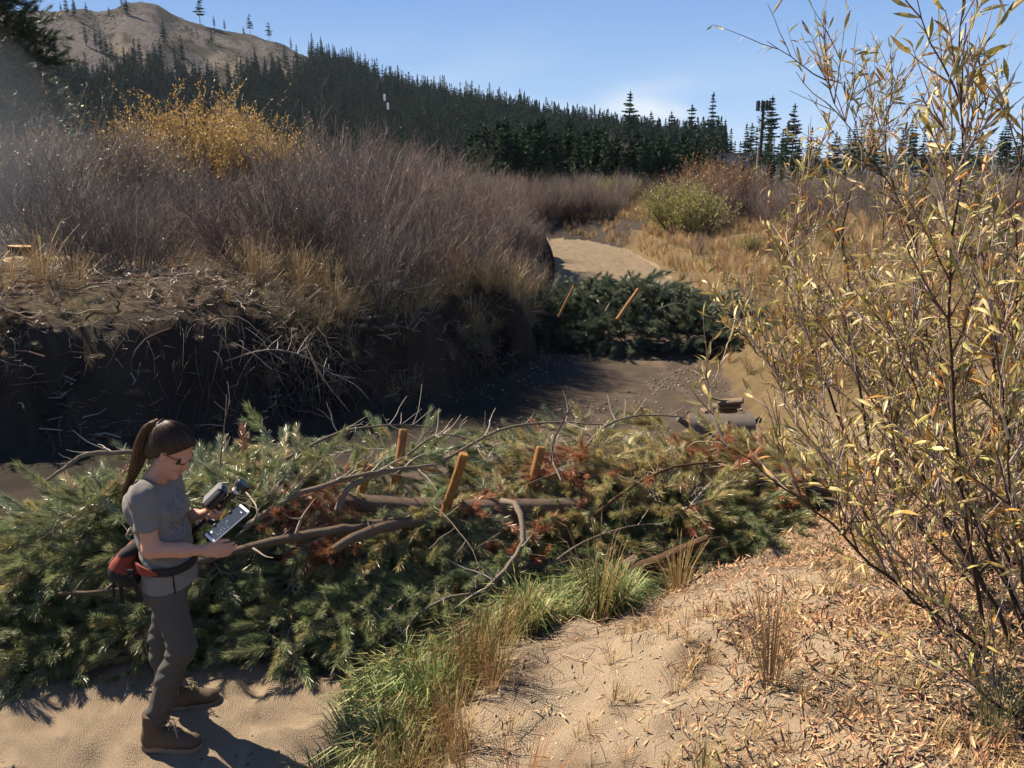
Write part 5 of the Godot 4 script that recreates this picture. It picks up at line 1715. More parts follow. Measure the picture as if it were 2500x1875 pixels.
# ---------- left bank litter, roots, stumps ----------
func build_bank_litter() -> void:
	var sb := MB.new()
	sb.tube(PackedVector3Array([Vector3(-0.2, 0, 0), Vector3(-0.06, 0.015, 0.02), Vector3(0.07, 0, -0.015), Vector3(0.2, 0.03, 0.02)]), PackedFloat32Array([0.008, 0.009, 0.007, 0.004]), 4, Color(1, 1, 1))
	var xf: Array = []
	var cols: Array = []
	while xf.size() < 6500:
		var x := rf(-12.0, 0.6)
		var z := rf(-18.0, -7.9)
		if inside_channel(x, z) or (thicket(x, z) and rng.randf() < 0.7):
			continue
		var s := rf(0.25, 0.5) if rng.randf() < 0.75 else rf(0.5, 1.4)
		xf.append(Transform3D(Basis.from_euler(Vector3(rf(-0.3, 0.3), rng.randf() * TAU, rf(-0.35, 0.35))).scaled(Vector3(s, s, s * 0.8)), Vector3(x, height(x, z) + 0.03, z)))
		cols.append(jit(pick([lin(0.20, 0.16, 0.12), lin(0.22, 0.18, 0.14), lin(0.11, 0.085, 0.065), lin(0.18, 0.11, 0.08), lin(0.28, 0.235, 0.18)]), 0.3))
	tag(many("dead_twigs", sb.mesh(), M.twig, xf, cols, self), "broken twigs and slash strewn over the left bank", "twigs", "", "stuff")
	var pxf: Array = []
	var pcol: Array = []
	while pxf.size() < 1500:
		var x := rf(-11.0, -1.5)
		var z := rf(-16.5, -8.0)
		if inside_channel(x, z) or thicket(x, z) or noise.get_noise_2d(x * 55.0, z * 55.0) < rf(-0.35, 0.2):
			continue
		var a := rng.randf() * TAU
		pxf.append(Transform3D(frame(Vector3(cos(a), rf(-0.1, 0.3), sin(a)), rf(0.7, 1.3)), Vector3(x, height(x, z) + 0.03, z)))
		pcol.append(jit(pick([lin(0.16, 0.105, 0.07), lin(0.20, 0.15, 0.10), lin(0.13, 0.12, 0.075), lin(0.24, 0.19, 0.13)]), 0.3))
	tag(many("pine_slash", shoots[1], M.needle, pxf, pcol, self), "browned pine slash scattered over the top of the left bank", "slash", "", "stuff")
	var st := thing("tree_stump", Vector3(-8.75, height(-8.75, -14.8) - 0.05, -14.8), "dark barked stump with a pale sawn top at the left edge", "stump")
	log_part("bole", st, [st.position, st.position + Vector3(0, 0.2, 0), st.position + Vector3(0.01, 0.36, 0)], 0.25, 0.21, lin(0.06, 0.05, 0.045), Color(0.52, 0.36, 0.18))
	var k := 0
	for s in [[-9.0, -14.2, 0.19, "pale sawn log slice in front of the stump, leftmost"], [-8.45, -14.1, 0.2, "pale sawn log slice right below the stump"], [-7.9, -14.5, 0.22, "pale sawn log slice in the grass right of the stump"]]:
		var o := thing("log_slice", Vector3(s[0], height(s[0], s[1]) - 0.02, s[1]), s[3], "log slice")
		log_part("bark_ring", o, [o.position, o.position + Vector3(0.005, 0.06, 0), o.position + Vector3(0.01, 0.12, 0.01)], s[2], s[2], lin(0.07, 0.055, 0.05), Color(0.55, 0.42, 0.24))
		k += 1
	for s in [[[-9.5, -11.6], [-8.2, -11.2], [-7.0, -11.1], [-6.2, -10.9], "long dark fallen branch across the littered left bank", 0.022], [[-7.4, -9.3], [-6.8, -9.1], [-6.3, -8.8], [-5.8, -8.6], "bleached branch sticking out over the shaded cut", 0.02], [[-6.2, -9.4], [-5.9, -9.1], [-5.6, -9.0], [-5.2, -8.8], "pale forked branch on the edge of the cut bank", 0.016], [[-5.9, -10.4], [-5.7, -10.1], [-5.55, -9.9], [-5.4, -9.6], "white barkless stick below the lone sparse willow", 0.022], [[-8.4, -10.2], [-8.0, -9.9], [-7.7, -9.6], [-7.5, -9.2], "pale curved branch at the left edge of the bank", 0.02]]:
		var pts: Array = []
		for i in 4:
			pts.append(Vector3(s[i][0], height(s[i][0], s[i][1]) + 0.06 + 0.03 * (i % 2), s[i][1]))
		bare_stick("fallen_branch", pts, s[5], s[5] * 0.5, lin(0.40, 0.34, 0.27) if s[5] < 0.0215 else lin(0.12, 0.10, 0.085), s[4], 7)
	# roots laid bare by the creek
	for c in [[Vector3(-3.45, 1.12, -9.45), "left tangle of bare roots hanging down the shaded cut bank", 0], [Vector3(-2.65, 1.0, -9.7), "right tangle of bare roots with a thick central root on the cut bank", 1]]:
		var o := thing("exposed_roots", c[0], c[1], "roots", "root tangles on the left cut bank")
		var col := lin(0.10, 0.085, 0.078)
		for i in 26:
			var a := rf(-1.25, 1.25)
			var d := Vector3(sin(a), rf(-0.6, 0.25), rf(0.15, 0.8))
			var p := wander(rv(0.12), d, rf(0.9, 1.7), 8, 0.2, 1.1)
			for j in p.size():
				p[j].z = clampf(p[j].z, -0.1 + (p[0].y - p[j].y) * 0.45, 1.2)
			var b := MB.new()
			b.tube(p, taper(9, 0.034 if i < 4 else rf(0.006, 0.016), 0.002), 6, jit(col, 0.25), 0.12)
			part("root", b.mesh(), M.bark, o)
		var fb := MB.new()
		for i in 150:
			var a := rf(-1.4, 1.4)
			var p := wander(Vector3(rf(-0.5, 0.5), rf(-0.7, 0.1), rf(0.05, 0.45)), Vector3(sin(a), rf(-0.9, 0.2), rf(0.0, 0.6)), rf(0.4, 1.1), 5, 0.25, 1.0)
			fb.tube(p, taper(6, 0.0045, 0.0015), 4, jit(col, 0.35))
		part("rootlets", fb.mesh(), M.twig, o, "stuff")
	# fine roots and dead stalks that hang from the lip and litter the shaded face
	var hb := MB.new()
	for i in 900:
		var x := rf(-9.0, 0.5)
		var z := 0.0
		for j in LEFT.size() - 1:
			if x >= LEFT[j][0] and x < LEFT[j + 1][0] and LEFT[j][0] < 0.4:
				z = lerpf(LEFT[j][1], LEFT[j + 1][1], (x - LEFT[j][0]) / (LEFT[j + 1][0] - LEFT[j][0]))
		z -= rf(-0.1, 0.75)
		var y := height(x, z)
		var w := wander(Vector3(x, y + 0.02, z), Vector3(rf(-0.6, 0.6), rf(-0.5, 0.5), rf(0.2, 1.0)), rf(0.15, 0.55), 5, 0.3, 1.3)
		hb.tube(w, taper(6, rf(0.002, 0.005), 0.001), 3, jit(pick([lin(0.10, 0.085, 0.07), lin(0.05, 0.042, 0.036), lin(0.17, 0.14, 0.10)]), 0.35))
	tag(part("hanging_roots", hb.mesh(), M.twig, self), "fine roots and dead stalks hanging over the shaded left cut bank", "roots", "", "stuff")
	# hanging dead sticks on the face and rocks in the bed
	for s in [[[-1.75, 1.3, -11.0], [-1.6, 1.0, -10.6], [-1.4, 0.95, -10.4], [-1.15, 0.9, -10.3], "bleached forked branch dangling below the grass overhang"], [[-2.2, 1.35, -10.9], [-1.8, 1.45, -10.7], [-1.4, 1.4, -10.6], [-0.9, 1.5, -10.6], "white dead branch jutting out under the thicket"], [[-3.2, 0.8, -9.0], [-2.7, 0.95, -8.9], [-2.3, 0.85, -9.0], [-2.0, 0.6, -9.1], "arched pale root branch on the shaded face"]]:
		bare_stick("dead_branch", v3(s.slice(0, 4)), 0.013, 0.005, lin(0.45, 0.40, 0.35), s[4], 12)
	var rb := MB.new()
	for i in 16:
		var d := rv(1.0).normalized()
		rb.tri(d, (d + rv(0.8)).normalized(), (d + rv(0.8)).normalized(), jit(Color(1, 1, 1), 0.15))
	var sph := SphereMesh.new()
	sph.radial_segments = 7
	sph.rings = 4
	sph.radius = 1.0
	sph.height = 1.5
	var px: Array = []
	var pc: Array = []
	for i in 900:
		var x := rf(0.4, 5.0)
		var z := rf(-32.0, -8.0)
		if not inside_channel(x, z) or chain_dist(RIGHT, x, z) > rf(0.1, 1.6):
			continue
		var s := rf(0.008, 0.03)
		px.append(Transform3D(Basis.from_euler(rv(3.0)).scaled(Vector3(s, s * 0.7, s)), Vector3(x, height(x, z), z)))
		pc.append(jit(lin(0.26, 0.22, 0.18), 0.3))
	tag(many("pebbles", sph, M.vert, px, pc, self), "pebbles along the right edge of the creek bed", "pebbles", "", "stuff")
	# crumbs of damp soil on the sand and the mud
	var cx: Array = []
	var cc: Array = []
	for i in 6000:
		var mud := i < 3600
		var x := rf(-1.0, 3.2) if mud else rf(-3.4, -0.5)
		var z := rf(-13.2, -8.2) if mud else rf(-5.2, -3.2)
		if not inside_channel(x, z) or noise.get_noise_2d(x * 60.0, z * 60.0) < rf(-0.15, 0.4):
			continue
		var s := rf(0.006, 0.028) if mud else rf(0.004, 0.012)
		cx.append(Transform3D(Basis.from_euler(rv(3.0)).scaled(Vector3(s, s * 0.6, s * 1.3)), Vector3(x, height(x, z), z)))
		cc.append(jit(lin(0.10, 0.08, 0.063) if mud else lin(0.13, 0.10, 0.07), 0.35))
	tag(many("soil_crumbs", sph, M.vert, cx, cc, self), "damp crumbs of soil scattered over the creek bed", "soil", "", "stuff")

# ---------- the person: distance fields meshed by surface nets ----------
class Field:
	var o := Vector3.ZERO
	var h := 0.01
	var nx := 0
	var ny := 0
	var nz := 0
	var f := PackedFloat32Array()

	func _init(lo: Vector3, hi: Vector3, cell: float) -> void:
		o = lo
		h = cell
		nx = int(ceil((hi.x - lo.x) / h)) + 1
		ny = int(ceil((hi.y - lo.y) / h)) + 1
		nz = int(ceil((hi.z - lo.z) / h)) + 1
		f.resize(nx * ny * nz)
		f.fill(0.3)

	func span(lo: Vector3, hi: Vector3) -> Array:
		return [clampi(int((lo.x - o.x) / h), 0, nx - 1), clampi(int((hi.x - o.x) / h) + 1, 0, nx - 1), clampi(int((lo.y - o.y) / h), 0, ny - 1), clampi(int((hi.y - o.y) / h) + 1, 0, ny - 1), clampi(int((lo.z - o.z) / h), 0, nz - 1), clampi(int((hi.z - o.z) / h) + 1, 0, nz - 1)]

	# tapered capsule; wide stretches it along z round its own middle; flat cuts it square at b
	func cap(a: Vector3, b: Vector3, ra: float, rb: float, k: float, wide := 1.0, flat := false) -> void:
		var zc := (a.z + b.z) * 0.5
		var a2 := Vector3(a.x, a.y, zc + (a.z - zc) / wide)
		var b2 := Vector3(b.x, b.y, zc + (b.z - zc) / wide)
		var ab := b2 - a2
		var dn := ab.normalized()
		var l2 := maxf(ab.length_squared(), 1e-9)
		var m := maxf(ra, rb) * wide + k + h * 3.0
		var s := span(Vector3(minf(a.x, b.x), minf(a.y, b.y), minf(a.z, b.z)) - Vector3.ONE * m, Vector3(maxf(a.x, b.x), maxf(a.y, b.y), maxf(a.z, b.z)) + Vector3.ONE * m)
		for z in range(s[4], s[5] + 1):
			var pz := zc + (o.z + z * h - zc) / wide
			for y in range(s[2], s[3] + 1):
				var i: int = (z * ny + y) * nx + s[0]
				var p := Vector3(o.x + s[0] * h, o.y + y * h, pz)
				for x in range(s[0], s[1] + 1):
					var q := p - a2
					var t := clampf(q.dot(ab) / l2, 0.0, 1.0)
					var d := (q - ab * t).length() - ra - (rb - ra) * t
					if flat:
						d = maxf(d, (p - b2).dot(dn))
					var e := f[i]
					var g := absf(e - d)
					if g < k:
						f[i] = minf(e, d) - (k - g) * (k - g) / (4.0 * k)
					elif d < e:
						f[i] = d
					i += 1
					p.x += h

	func ell(c: Vector3, r: Vector3, bas: Basis, k: float, cut := false) -> void:
		var m: float = maxf(r.x, maxf(r.y, r.z)) + k + h * 3.0
		var rm: float = minf(r.x, minf(r.y, r.z))
		var inv := bas.inverse()
		var s := span(c - Vector3.ONE * m, c + Vector3.ONE * m)
		for z in range(s[4], s[5] + 1):
			for y in range(s[2], s[3] + 1):
				var i: int = (z * ny + y) * nx + s[0]
				for x in range(s[0], s[1] + 1):
					var q := inv * (Vector3(o.x + x * h, o.y + y * h, o.z + z * h) - c)
					var qs := Vector3(q.x / r.x, q.y / r.y, q.z / r.z)
					var l := qs.length()
					var d := (l - 1.0) * rm if l < 1e-4 else l * (l - 1.0) / Vector3(qs.x / r.x, qs.y / r.y, qs.z / r.z).length()
					var e := f[i]
					if cut:
						d = -d
						var g2 := absf(e - d)
						f[i] = maxf(e, d) + (maxf(k - g2, 0.0) * maxf(k - g2, 0.0)) / (4.0 * maxf(k, 1e-5))
					else:
						var g := absf(e - d)
						if g < k:
							f[i] = minf(e, d) - (k - g) * (k - g) / (4.0 * k)
						elif d < e:
							f[i] = d
					i += 1

	func plane(c: Vector3, n: Vector3) -> void:
		# keeps what lies behind the plane
		for z in nz:
			for y in ny:
				var i := (z * ny + y) * nx
				for x in nx:
					f[i] = maxf(f[i], (Vector3(o.x + x * h, o.y + y * h, o.z + z * h) - c).dot(n))
					i += 1

	func ripple(fun: Callable) -> void:
		for z in nz:
			for y in ny:
				var i := (z * ny + y) * nx
				for x in nx:
					if absf(f[i]) < h * 3.0:
						f[i] += (fun as Callable).call(Vector3(o.x + x * h, o.y + y * h, o.z + z * h))
					i += 1

	func at(p: Vector3) -> float:
		var q := (p - o) / h
		var x := clampi(int(q.x), 0, nx - 2)
		var y := clampi(int(q.y), 0, ny - 2)
		var z := clampi(int(q.z), 0, nz - 2)
		var u := q.x - x
		var v := q.y - y
		var w := q.z - z
		var i := (z * ny + y) * nx + x
		var sy := nx
		var sz := nx * ny
		var c0 := lerpf(lerpf(f[i], f[i + 1], u), lerpf(f[i + sy], f[i + sy + 1], u), v)
		var c1 := lerpf(lerpf(f[i + sz], f[i + sz + 1], u), lerpf(f[i + sz + sy], f[i + sz + sy + 1], u), v)
		return lerpf(c0, c1, w)

	# surface nets, added to b; xf moves the result, paint gives the colour of a place
	func net(b: MB, xf: Transform3D, paint: Callable) -> void:
		var sy := nx
		var sz := nx * ny
		var vert := PackedInt32Array()
		vert.resize(nx * ny * nz)
		vert.fill(-1)
		var offs := [0, 1, sy, sy + 1, sz, sz + 1, sz + sy, sz + sy + 1]
		var ends := [[0, 1], [2, 3], [4, 5], [6, 7], [0, 2], [1, 3], [4, 6], [5, 7], [0, 4], [1, 5], [2, 6], [3, 7]]
		var far := h * 2.2
		for z in nz - 1:
			for y in ny - 1:
				var i := (z * ny + y) * nx - 1
				for x in nx - 1:
					i += 1
					var e := f[i]
					if e > far or e < -far:
						continue
					var inside := 0
					var val := [e, f[i + 1], f[i + sy], f[i + sy + 1], f[i + sz], f[i + sz + 1], f[i + sz + sy], f[i + sz + sy + 1]]
					for q in val:
						if q < 0.0:
							inside += 1
					if inside == 0 or inside == 8:
						continue
					var sum := Vector3.ZERO
					var n := 0
					for g in ends:
						var p: float = val[g[0]]
						var q: float = val[g[1]]
						if (p < 0.0) != (q < 0.0):
							var t := p / (p - q)
							var c0 := Vector3(g[0] & 1, (g[0] >> 1) & 1, g[0] >> 2)
							var c1 := Vector3(g[1] & 1, (g[1] >> 1) & 1, g[1] >> 2)
							sum += c0.lerp(c1, t)
							n += 1
					var pos := o + (Vector3(x, y, z) + sum / n) * h
					vert[i] = b.v.size()
					var nn := Vector3(at(pos + Vector3(h, 0, 0)) - at(pos - Vector3(h, 0, 0)), at(pos + Vector3(0, h, 0)) - at(pos - Vector3(0, h, 0)), at(pos + Vector3(0, 0, h)) - at(pos - Vector3(0, 0, h))).normalized()
					b.v.append(xf * pos)
					b.n.append((xf.basis * nn).normalized())
					b.c.append((paint as Callable).call(pos))
		for z in range(1, nz - 1):
			for y in range(1, ny - 1):
				for x in range(1, nx - 1):
					var i := (z * ny + y) * nx + x
					if vert[i] < 0:
						continue
					var ins := f[i] < 0.0
					var steps := [1, sy, sz]
					for ax in 3:
						if (f[i + steps[ax]] < 0.0) == ins:
							continue
						var u: int = steps[(ax + 1) % 3]
						var w: int = steps[(ax + 2) % 3]
						var q := [vert[i], vert[i - u], vert[i - u - w], vert[i - w]]
						if q.min() < 0:
							continue
						if ins:
							b.ix.append_array([q[0], q[2], q[1], q[0], q[3], q[2]])
						else:
							b.ix.append_array([q[0], q[1], q[2], q[0], q[2], q[3]])


func plain(c: Color) -> Callable:
	return func(_p: Vector3): return c

func build_person() -> void:
	var root := thing("person", Vector3(-1.72, 0, -3.66), "woman with ponytail, grey T-shirt and grey trousers looking down at a phone", "person")
	var off := Transform3D(Basis(), -root.position)
	var skin := lin(0.40, 0.225, 0.155)
	var skin_mat := mat(Color.WHITE, 0.5, true, 0.4)
	skin_mat.subsurf_scatter_enabled = true
	skin_mat.subsurf_scatter_strength = 0.12
	# --- joints, in the world
	var sh_r := Vector3(-1.685, 1.345, -3.535)
	var el_r := Vector3(-1.662, 1.105, -3.50)
	var wr_r := Vector3(-1.464, 1.066, -3.575)
	var sh_l := Vector3(-1.685, 1.335, -3.825)
	var el_l := Vector3(-1.70, 1.085, -3.90)
	var wr_l := Vector3(-1.548, 1.128, -3.862)
	var head_at := Vector3(-1.605, 1.52, -3.68)
	var head_x := Transform3D(Basis(Vector3(0, 0, 1), deg_to_rad(-35)).scaled(Vector3.ONE * 0.95), head_at)
	var body := MB.new()
	# --- head, in its own axes: x forward, y up
	var hf := Field.new(Vector3(-0.17, -0.2, -0.11), Vector3(0.15, 0.16, 0.11), 0.0042)
	var one := Basis()
	hf.ell(Vector3(-0.012, 0.045, 0), Vector3(0.098, 0.088, 0.075), one, 0.02)
	hf.ell(Vector3(0.035, -0.02, 0), Vector3(0.060, 0.085, 0.057), one, 0.03)
	for s in [-1.0, 1.0]:
		hf.cap(Vector3(0.0, -0.055, 0.042 * s), Vector3(0.068, -0.098, 0.012 * s), 0.022, 0.017, 0.03)
		hf.ell(Vector3(0.062, -0.032, 0.034 * s), Vector3(0.024, 0.022, 0.020), one, 0.02)
		hf.ell(Vector3(0.088, 0.004, 0.031 * s), Vector3(0.012, 0.010, 0.015), one, 0.012, true)
		hf.ell(Vector3(0.078, 0.003, 0.031 * s), Vector3(0.013, 0.011, 0.013), one, 0.004)
		hf.ell(Vector3(-0.003, -0.004, 0.072 * s), Vector3(0.017, 0.030, 0.009), Basis(Vector3(0, 0, 1), 0.25) * Basis(Vector3(0, 1, 0), 0.35 * s), 0.008)
		hf.ell(Vector3(0.002, -0.002, 0.081 * s), Vector3(0.009, 0.018, 0.005), Basis(Vector3(0, 0, 1), 0.25), 0.005, true)
	hf.cap(Vector3(0.083, 0.018, -0.035), Vector3(0.083, 0.018, 0.035), 0.012, 0.012, 0.02)
	hf.cap(Vector3(0.092, 0.008, 0), Vector3(0.111, -0.034, 0), 0.007, 0.0105, 0.014)
	for s in [-1.0, 1.0]:
		hf.ell(Vector3(0.102, -0.037, 0.010 * s), Vector3(0.010, 0.007, 0.007), one, 0.006)
	hf.ell(Vector3(0.090, -0.062, 0), Vector3(0.010, 0.0055, 0.021), one, 0.006)
	hf.ell(Vector3(0.088, -0.074, 0), Vector3(0.010, 0.006, 0.018), one, 0.006)
	hf.ell(Vector3(0.097, -0.068, 0), Vector3(0.008, 0.0012, 0.02), one, 0.002, true)
	hf.ell(Vector3(0.080, -0.100, 0), Vector3(0.017, 0.016, 0.020), one, 0.02)
	var inv := head_x.affine_inverse()
	hf.cap(inv * Vector3(-1.625, 1.47, -3.68), inv * Vector3(-1.705, 1.36, -3.68), 0.052, 0.058, 0.03)
	hf.net(body, off * head_x, func(p: Vector3): return skin if p.distance_to(Vector3(0.095, -0.068, 0)) > 0.02 else lin(0.36, 0.15, 0.115))
	# --- arms
	var lo := Vector3(-1.80, 0.98, -3.98)
	var af := Field.new(lo, Vector3(-1.40, 1.42, -3.42), 0.0075)
	af.cap(sh_r, el_r, 0.047, 0.038, 0.03)
	af.cap(el_r, wr_r.lerp(el_r, 0.35), 0.039, 0.033, 0.02)
	af.cap(wr_r.lerp(el_r, 0.35), wr_r, 0.033, 0.023, 0.02)
	af.cap(sh_l, el_l, 0.047, 0.037, 0.03)
	af.cap(el_l, wr_l.lerp(el_l, 0.35), 0.037, 0.032, 0.02)
	af.cap(wr_l.lerp(el_l, 0.35), wr_l, 0.032, 0.022, 0.02)
	af.net(body, off, plain(skin))
	# --- trunk and legs under the clothes
	var tf := Field.new(Vector3(-1.92, 0.06, -3.95), Vector3(-1.45, 1.42, -3.42), 0.022)
	tf.cap(Vector3(-1.67, 0.88, -3.675), Vector3(-1.70, 1.27, -3.68), 0.085, 0.09, 0.04, 1.35)
	tf.cap(Vector3(-1.655, 0.85, -3.60), Vector3(-1.60, 0.56, -3.575), 0.065, 0.045, 0.03)
	tf.cap(Vector3(-1.60, 0.56, -3.575), Vector3(-1.77, 0.12, -3.58), 0.045, 0.033, 0.03)
	tf.cap(Vector3(-1.68, 0.85, -3.75), Vector3(-1.79, 0.48, -3.79), 0.065, 0.045, 0.03)
	tf.cap(Vector3(-1.79, 0.48, -3.79), Vector3(-1.80, 0.12, -3.85), 0.045, 0.035, 0.03)
	tf.net(body, off, plain(skin))
	# --- hands: five fingers each
	var df := Field.new(Vector3(-1.53, 0.99, -3.70), Vector3(-1.30, 1.13, -3.52), 0.0032)
	var fwd := Vector3(0.985, -0.06, -0.16).normalized()
	df.cap(wr_r - fwd * 0.03, wr_r + fwd * 0.01, 0.024, 0.022, 0.012)
	var knuckle := wr_r + fwd * 0.078
	for k in 4:
		var q := knuckle + Vector3(0.004 - 0.004 * absf(k - 1.0), 0.024 - 0.017 * k, -0.004 + 0.002 * k)
		df.cap(wr_r + fwd * 0.012 + Vector3(0, 0.010 - 0.008 * k, 0), q, 0.0135, 0.0105, 0.012)
		var l: float = [0.070, 0.078, 0.072, 0.056][k]
		var d1 := (fwd + Vector3(0, -0.06 + 0.02 * k, -0.12)).normalized()
		var d2 := (fwd + Vector3(0, 0.02, -0.42)).normalized()
		var d3 := (fwd + Vector3(0, 0.10, -0.75)).normalized()
		df.cap(q, q + d1 * l * 0.45, 0.0095, 0.0085, 0.004)
		df.cap(q + d1 * l * 0.45, q + d1 * l * 0.45 + d2 * l * 0.32, 0.0086, 0.0078, 0.004)
		df.cap(q + d1 * l * 0.45 + d2 * l * 0.32, q + d1 * l * 0.45 + d2 * l * 0.32 + d3 * l * 0.25, 0.0078, 0.0066, 0.004)
	var t0 := wr_r + fwd * 0.022 + Vector3(0, 0.014, -0.006)
	var t1 := t0 + Vector3(0.034, 0.018, -0.012)
	var t2 := t1 + Vector3(0.036, 0.004, -0.012)
	df.cap(t0, t1, 0.0135, 0.0105, 0.012)
	df.cap(t1, t2, 0.010, 0.009, 0.005)
	df.cap(t2, t2 + Vector3(0.026, -0.002, -0.008), 0.009, 0.0072, 0.004)
	df.net(body, off, plain(skin))
	var pole_a := Vector3(-1.633, 1.010, -3.80)
	var pole_b := Vector3(-1.335, 1.292, -3.835)
	var ax := (pole_b - pole_a).normalized()
	var grip := Vector3(-1.480, 1.146, -3.818)
	grip = pole_a + ax * (grip - pole_a).dot(ax)
	var gu := (wr_l - grip - ax * (wr_l - grip).dot(ax)).normalized()
	var gv := ax.cross(gu)
	if gv.z > 0.0:
		gv = -gv
	var lf := Field.new(Vector3(-1.60, 1.06, -3.92), Vector3(-1.40, 1.24, -3.74), 0.0032)
	lf.cap(wr_l - (wr_l - el_l).normalized() * 0.03, wr_l, 0.024, 0.022, 0.012)
	for k in 4:
		var c := grip + ax * (0.030 - 0.020 * k)
		var pts: Array[Vector3] = []
		for j in 5:
			var a: float = [0.25, 1.15, 2.15, 3.2, 4.1][j] - 0.1
			pts.append(c + (gu * cos(a) + gv * sin(a)) * [0.034, 0.032, 0.0265, 0.025, 0.024][j])
		lf.cap(wr_l, pts[0], 0.016, 0.012, 0.014)
		for j in 4:
			lf.cap(pts[j], pts[j + 1], 0.0105 - 0.0007 * j, 0.0098 - 0.0007 * j, 0.004)
	var th := grip + ax * 0.05
	lf.cap(wr_l + ax * 0.01, grip + gu * 0.03 + ax * 0.035 - gv * 0.012, 0.0145, 0.0115, 0.012)
	lf.cap(grip + gu * 0.03 + ax * 0.035 - gv * 0.012, th - gv * 0.027 + gu * 0.005, 0.0105, 0.0095, 0.005)
	lf.cap(th - gv * 0.027 + gu * 0.005, th + ax * 0.012 - gv * 0.019 - gu * 0.018, 0.0095, 0.0075, 0.004)
	lf.net(body, off, plain(skin))
	part("body", body.mesh(), skin_mat, root)
	# --- hair drawn back to a tie, and the ponytail
	var hair_mat := mat(Color.WHITE, 0.5, true, 0.4)
	var tie := Vector3(-0.094, 0.085, 0)
	var rf2 := Field.new(Vector3(-0.16, -0.12, -0.11), Vector3(0.12, 0.18, 0.11), 0.0045)
	rf2.ell(Vector3(-0.018, 0.052, 0), Vector3(0.111, 0.100, 0.085), one, 0.01)
	rf2.ell(Vector3(-0.06, -0.015, 0), Vector3(0.06, 0.075, 0.066), one, 0.03)
	rf2.plane(Vector3(0.074, 0.086, 0), Vector3(0.77, -0.64, 0))
	for s in [-1.0, 1.0]:
		rf2.ell(Vector3(0.0, -0.012, 0.082 * s), Vector3(0.021, 0.033, 0.022), one, 0.004, true)
	rf2.ell(tie, Vector3(0.03, 0.03, 0.03), one, 0.03)
	var hax := (tie - Vector3(-0.01, 0.03, 0)).normalized()
	var hu := hax.cross(Vector3(0, 0, 1)).normalized()
	var strand := func(p: Vector3) -> float:
		var d := p - tie
		return sin(atan2(d.z, d.dot(hu)) * 52.0 + fine.get_noise_3dv(p * 30.0) * 5.0)
	rf2.ripple(func(p: Vector3): return 0.0011 * (strand as Callable).call(p))
	var hb := MB.new()
	rf2.net(hb, off * head_x, func(p: Vector3): return lin(0.024, 0.0145, 0.0095) * (1.0 + 0.35 * (strand as Callable).call(p)))
	rng.seed = 76
	for i in 420:
		var ph := rng.randf() * TAU
		var far := rf(0.9, 2.2)
		var pts: Array = []
		for j in 5:
			var a := far * (1.0 - j / 4.0)
			var c := Vector3(-0.018, 0.052, 0)
			var n := (hax * cos(a) + (hu * cos(ph) + hax.cross(hu) * sin(ph)) * sin(a)).normalized()
			var q := c + Vector3(n.x * 0.113, n.y * 0.102, n.z * 0.087) * rf(0.995, 1.015)
			pts.append(q)
		if (pts[0] - Vector3(0.074, 0.086, 0)).dot(Vector3(0.77, -0.64, 0)) > 0.0 or pts[0].y < -0.03:
			continue
		var cv := curve(pts, 3)
		for j in cv.size():
			cv[j] = off * head_x * cv[j]
		hb.tube(cv, taper(cv.size(), 0.0006, 0.0015), 3, lin(0.036, 0.021, 0.013) * rf(0.5, 1.8))
	part("hair", hb.mesh(), hair_mat, root)
	var tail := [Vector3(-1.642, 1.640, -3.68), Vector3(-1.682, 1.662, -3.682), Vector3(-1.722, 1.590, -3.685), Vector3(-1.752, 1.500, -3.688), Vector3(-1.785, 1.420, -3.69), Vector3(-1.828, 1.345, -3.695), Vector3(-1.858, 1.290, -3.70)]
	var pb := MB.new()
	var wid := [0.012, 0.028, 0.041, 0.043, 0.034, 0.022, 0.010]
	rng.seed = 77
	for i in 260:
		var a := rng.randf() * TAU
		var q := sqrt(rng.randf())
		var pts: Array = []
		var last := rng.randi_range(5, 7) if i > 60 else 7
		for j in last:
			var w: float = wid[j] * q
			pts.append(tail[j] + Vector3(cos(a) * w, cos(a) * w * 0.5, sin(a) * w * 0.9) + rv(0.003) - root.position)
		var cv := curve(pts, 3)
		pb.tube(cv, taper(cv.size(), 0.0028, 0.0009), 4, lin(0.065, 0.035, 0.018) * rf(0.4, 2.2))
	part("ponytail", pb.mesh(), hair_mat, root)
	var kb := MB.new()
	var tc := head_x * (tie + Vector3(-0.012, 0.008, 0)) - root.position
	var td := (Vector3(-0.75, 0.66, 0)).normalized()
	for i in 3:
		var ring := PackedVector3Array()
		for j in 15:
			var a := TAU * j / 14.0
			ring.append(tc + td * (i - 1) * 0.008 + Vector3(0, 0, 1) * cos(a) * 0.024 + td.cross(Vector3(0, 0, 1)) * sin(a) * 0.024)
		kb.tube(ring, taper(15, 0.006, 0.006), 6, lin(0.012, 0.011, 0.012))
	part("hair_tie", kb.mesh(), M.vert, root)
	# --- sunglasses
	var gb := MB.new()
	var gx := off * head_x
	for s in [-1.0, 1.0]:
		var grid := PackedVector3Array()
		for j in 9:
			for i in 9:
				var u := (i / 8.0 - 0.5)
				var v := (j / 8.0 - 0.5)
				var round_off := 1.0 - 0.35 * pow(absf(u * 2.0), 3.0)
				grid.append(gx * Vector3(0.1 - 0.9 * pow(0.031 + u * 0.05, 2.0) * 12.0 - v * v * 0.02, 0.004 + v * 0.048 * round_off, s * (0.033 + u * 0.054)))
		for j in 8:
			for i in 8:
				var q := j * 9 + i
				gb.quad(grid[q], grid[q + 1], grid[q + 10], grid[q + 9], lin(0.012, 0.010, 0.010))
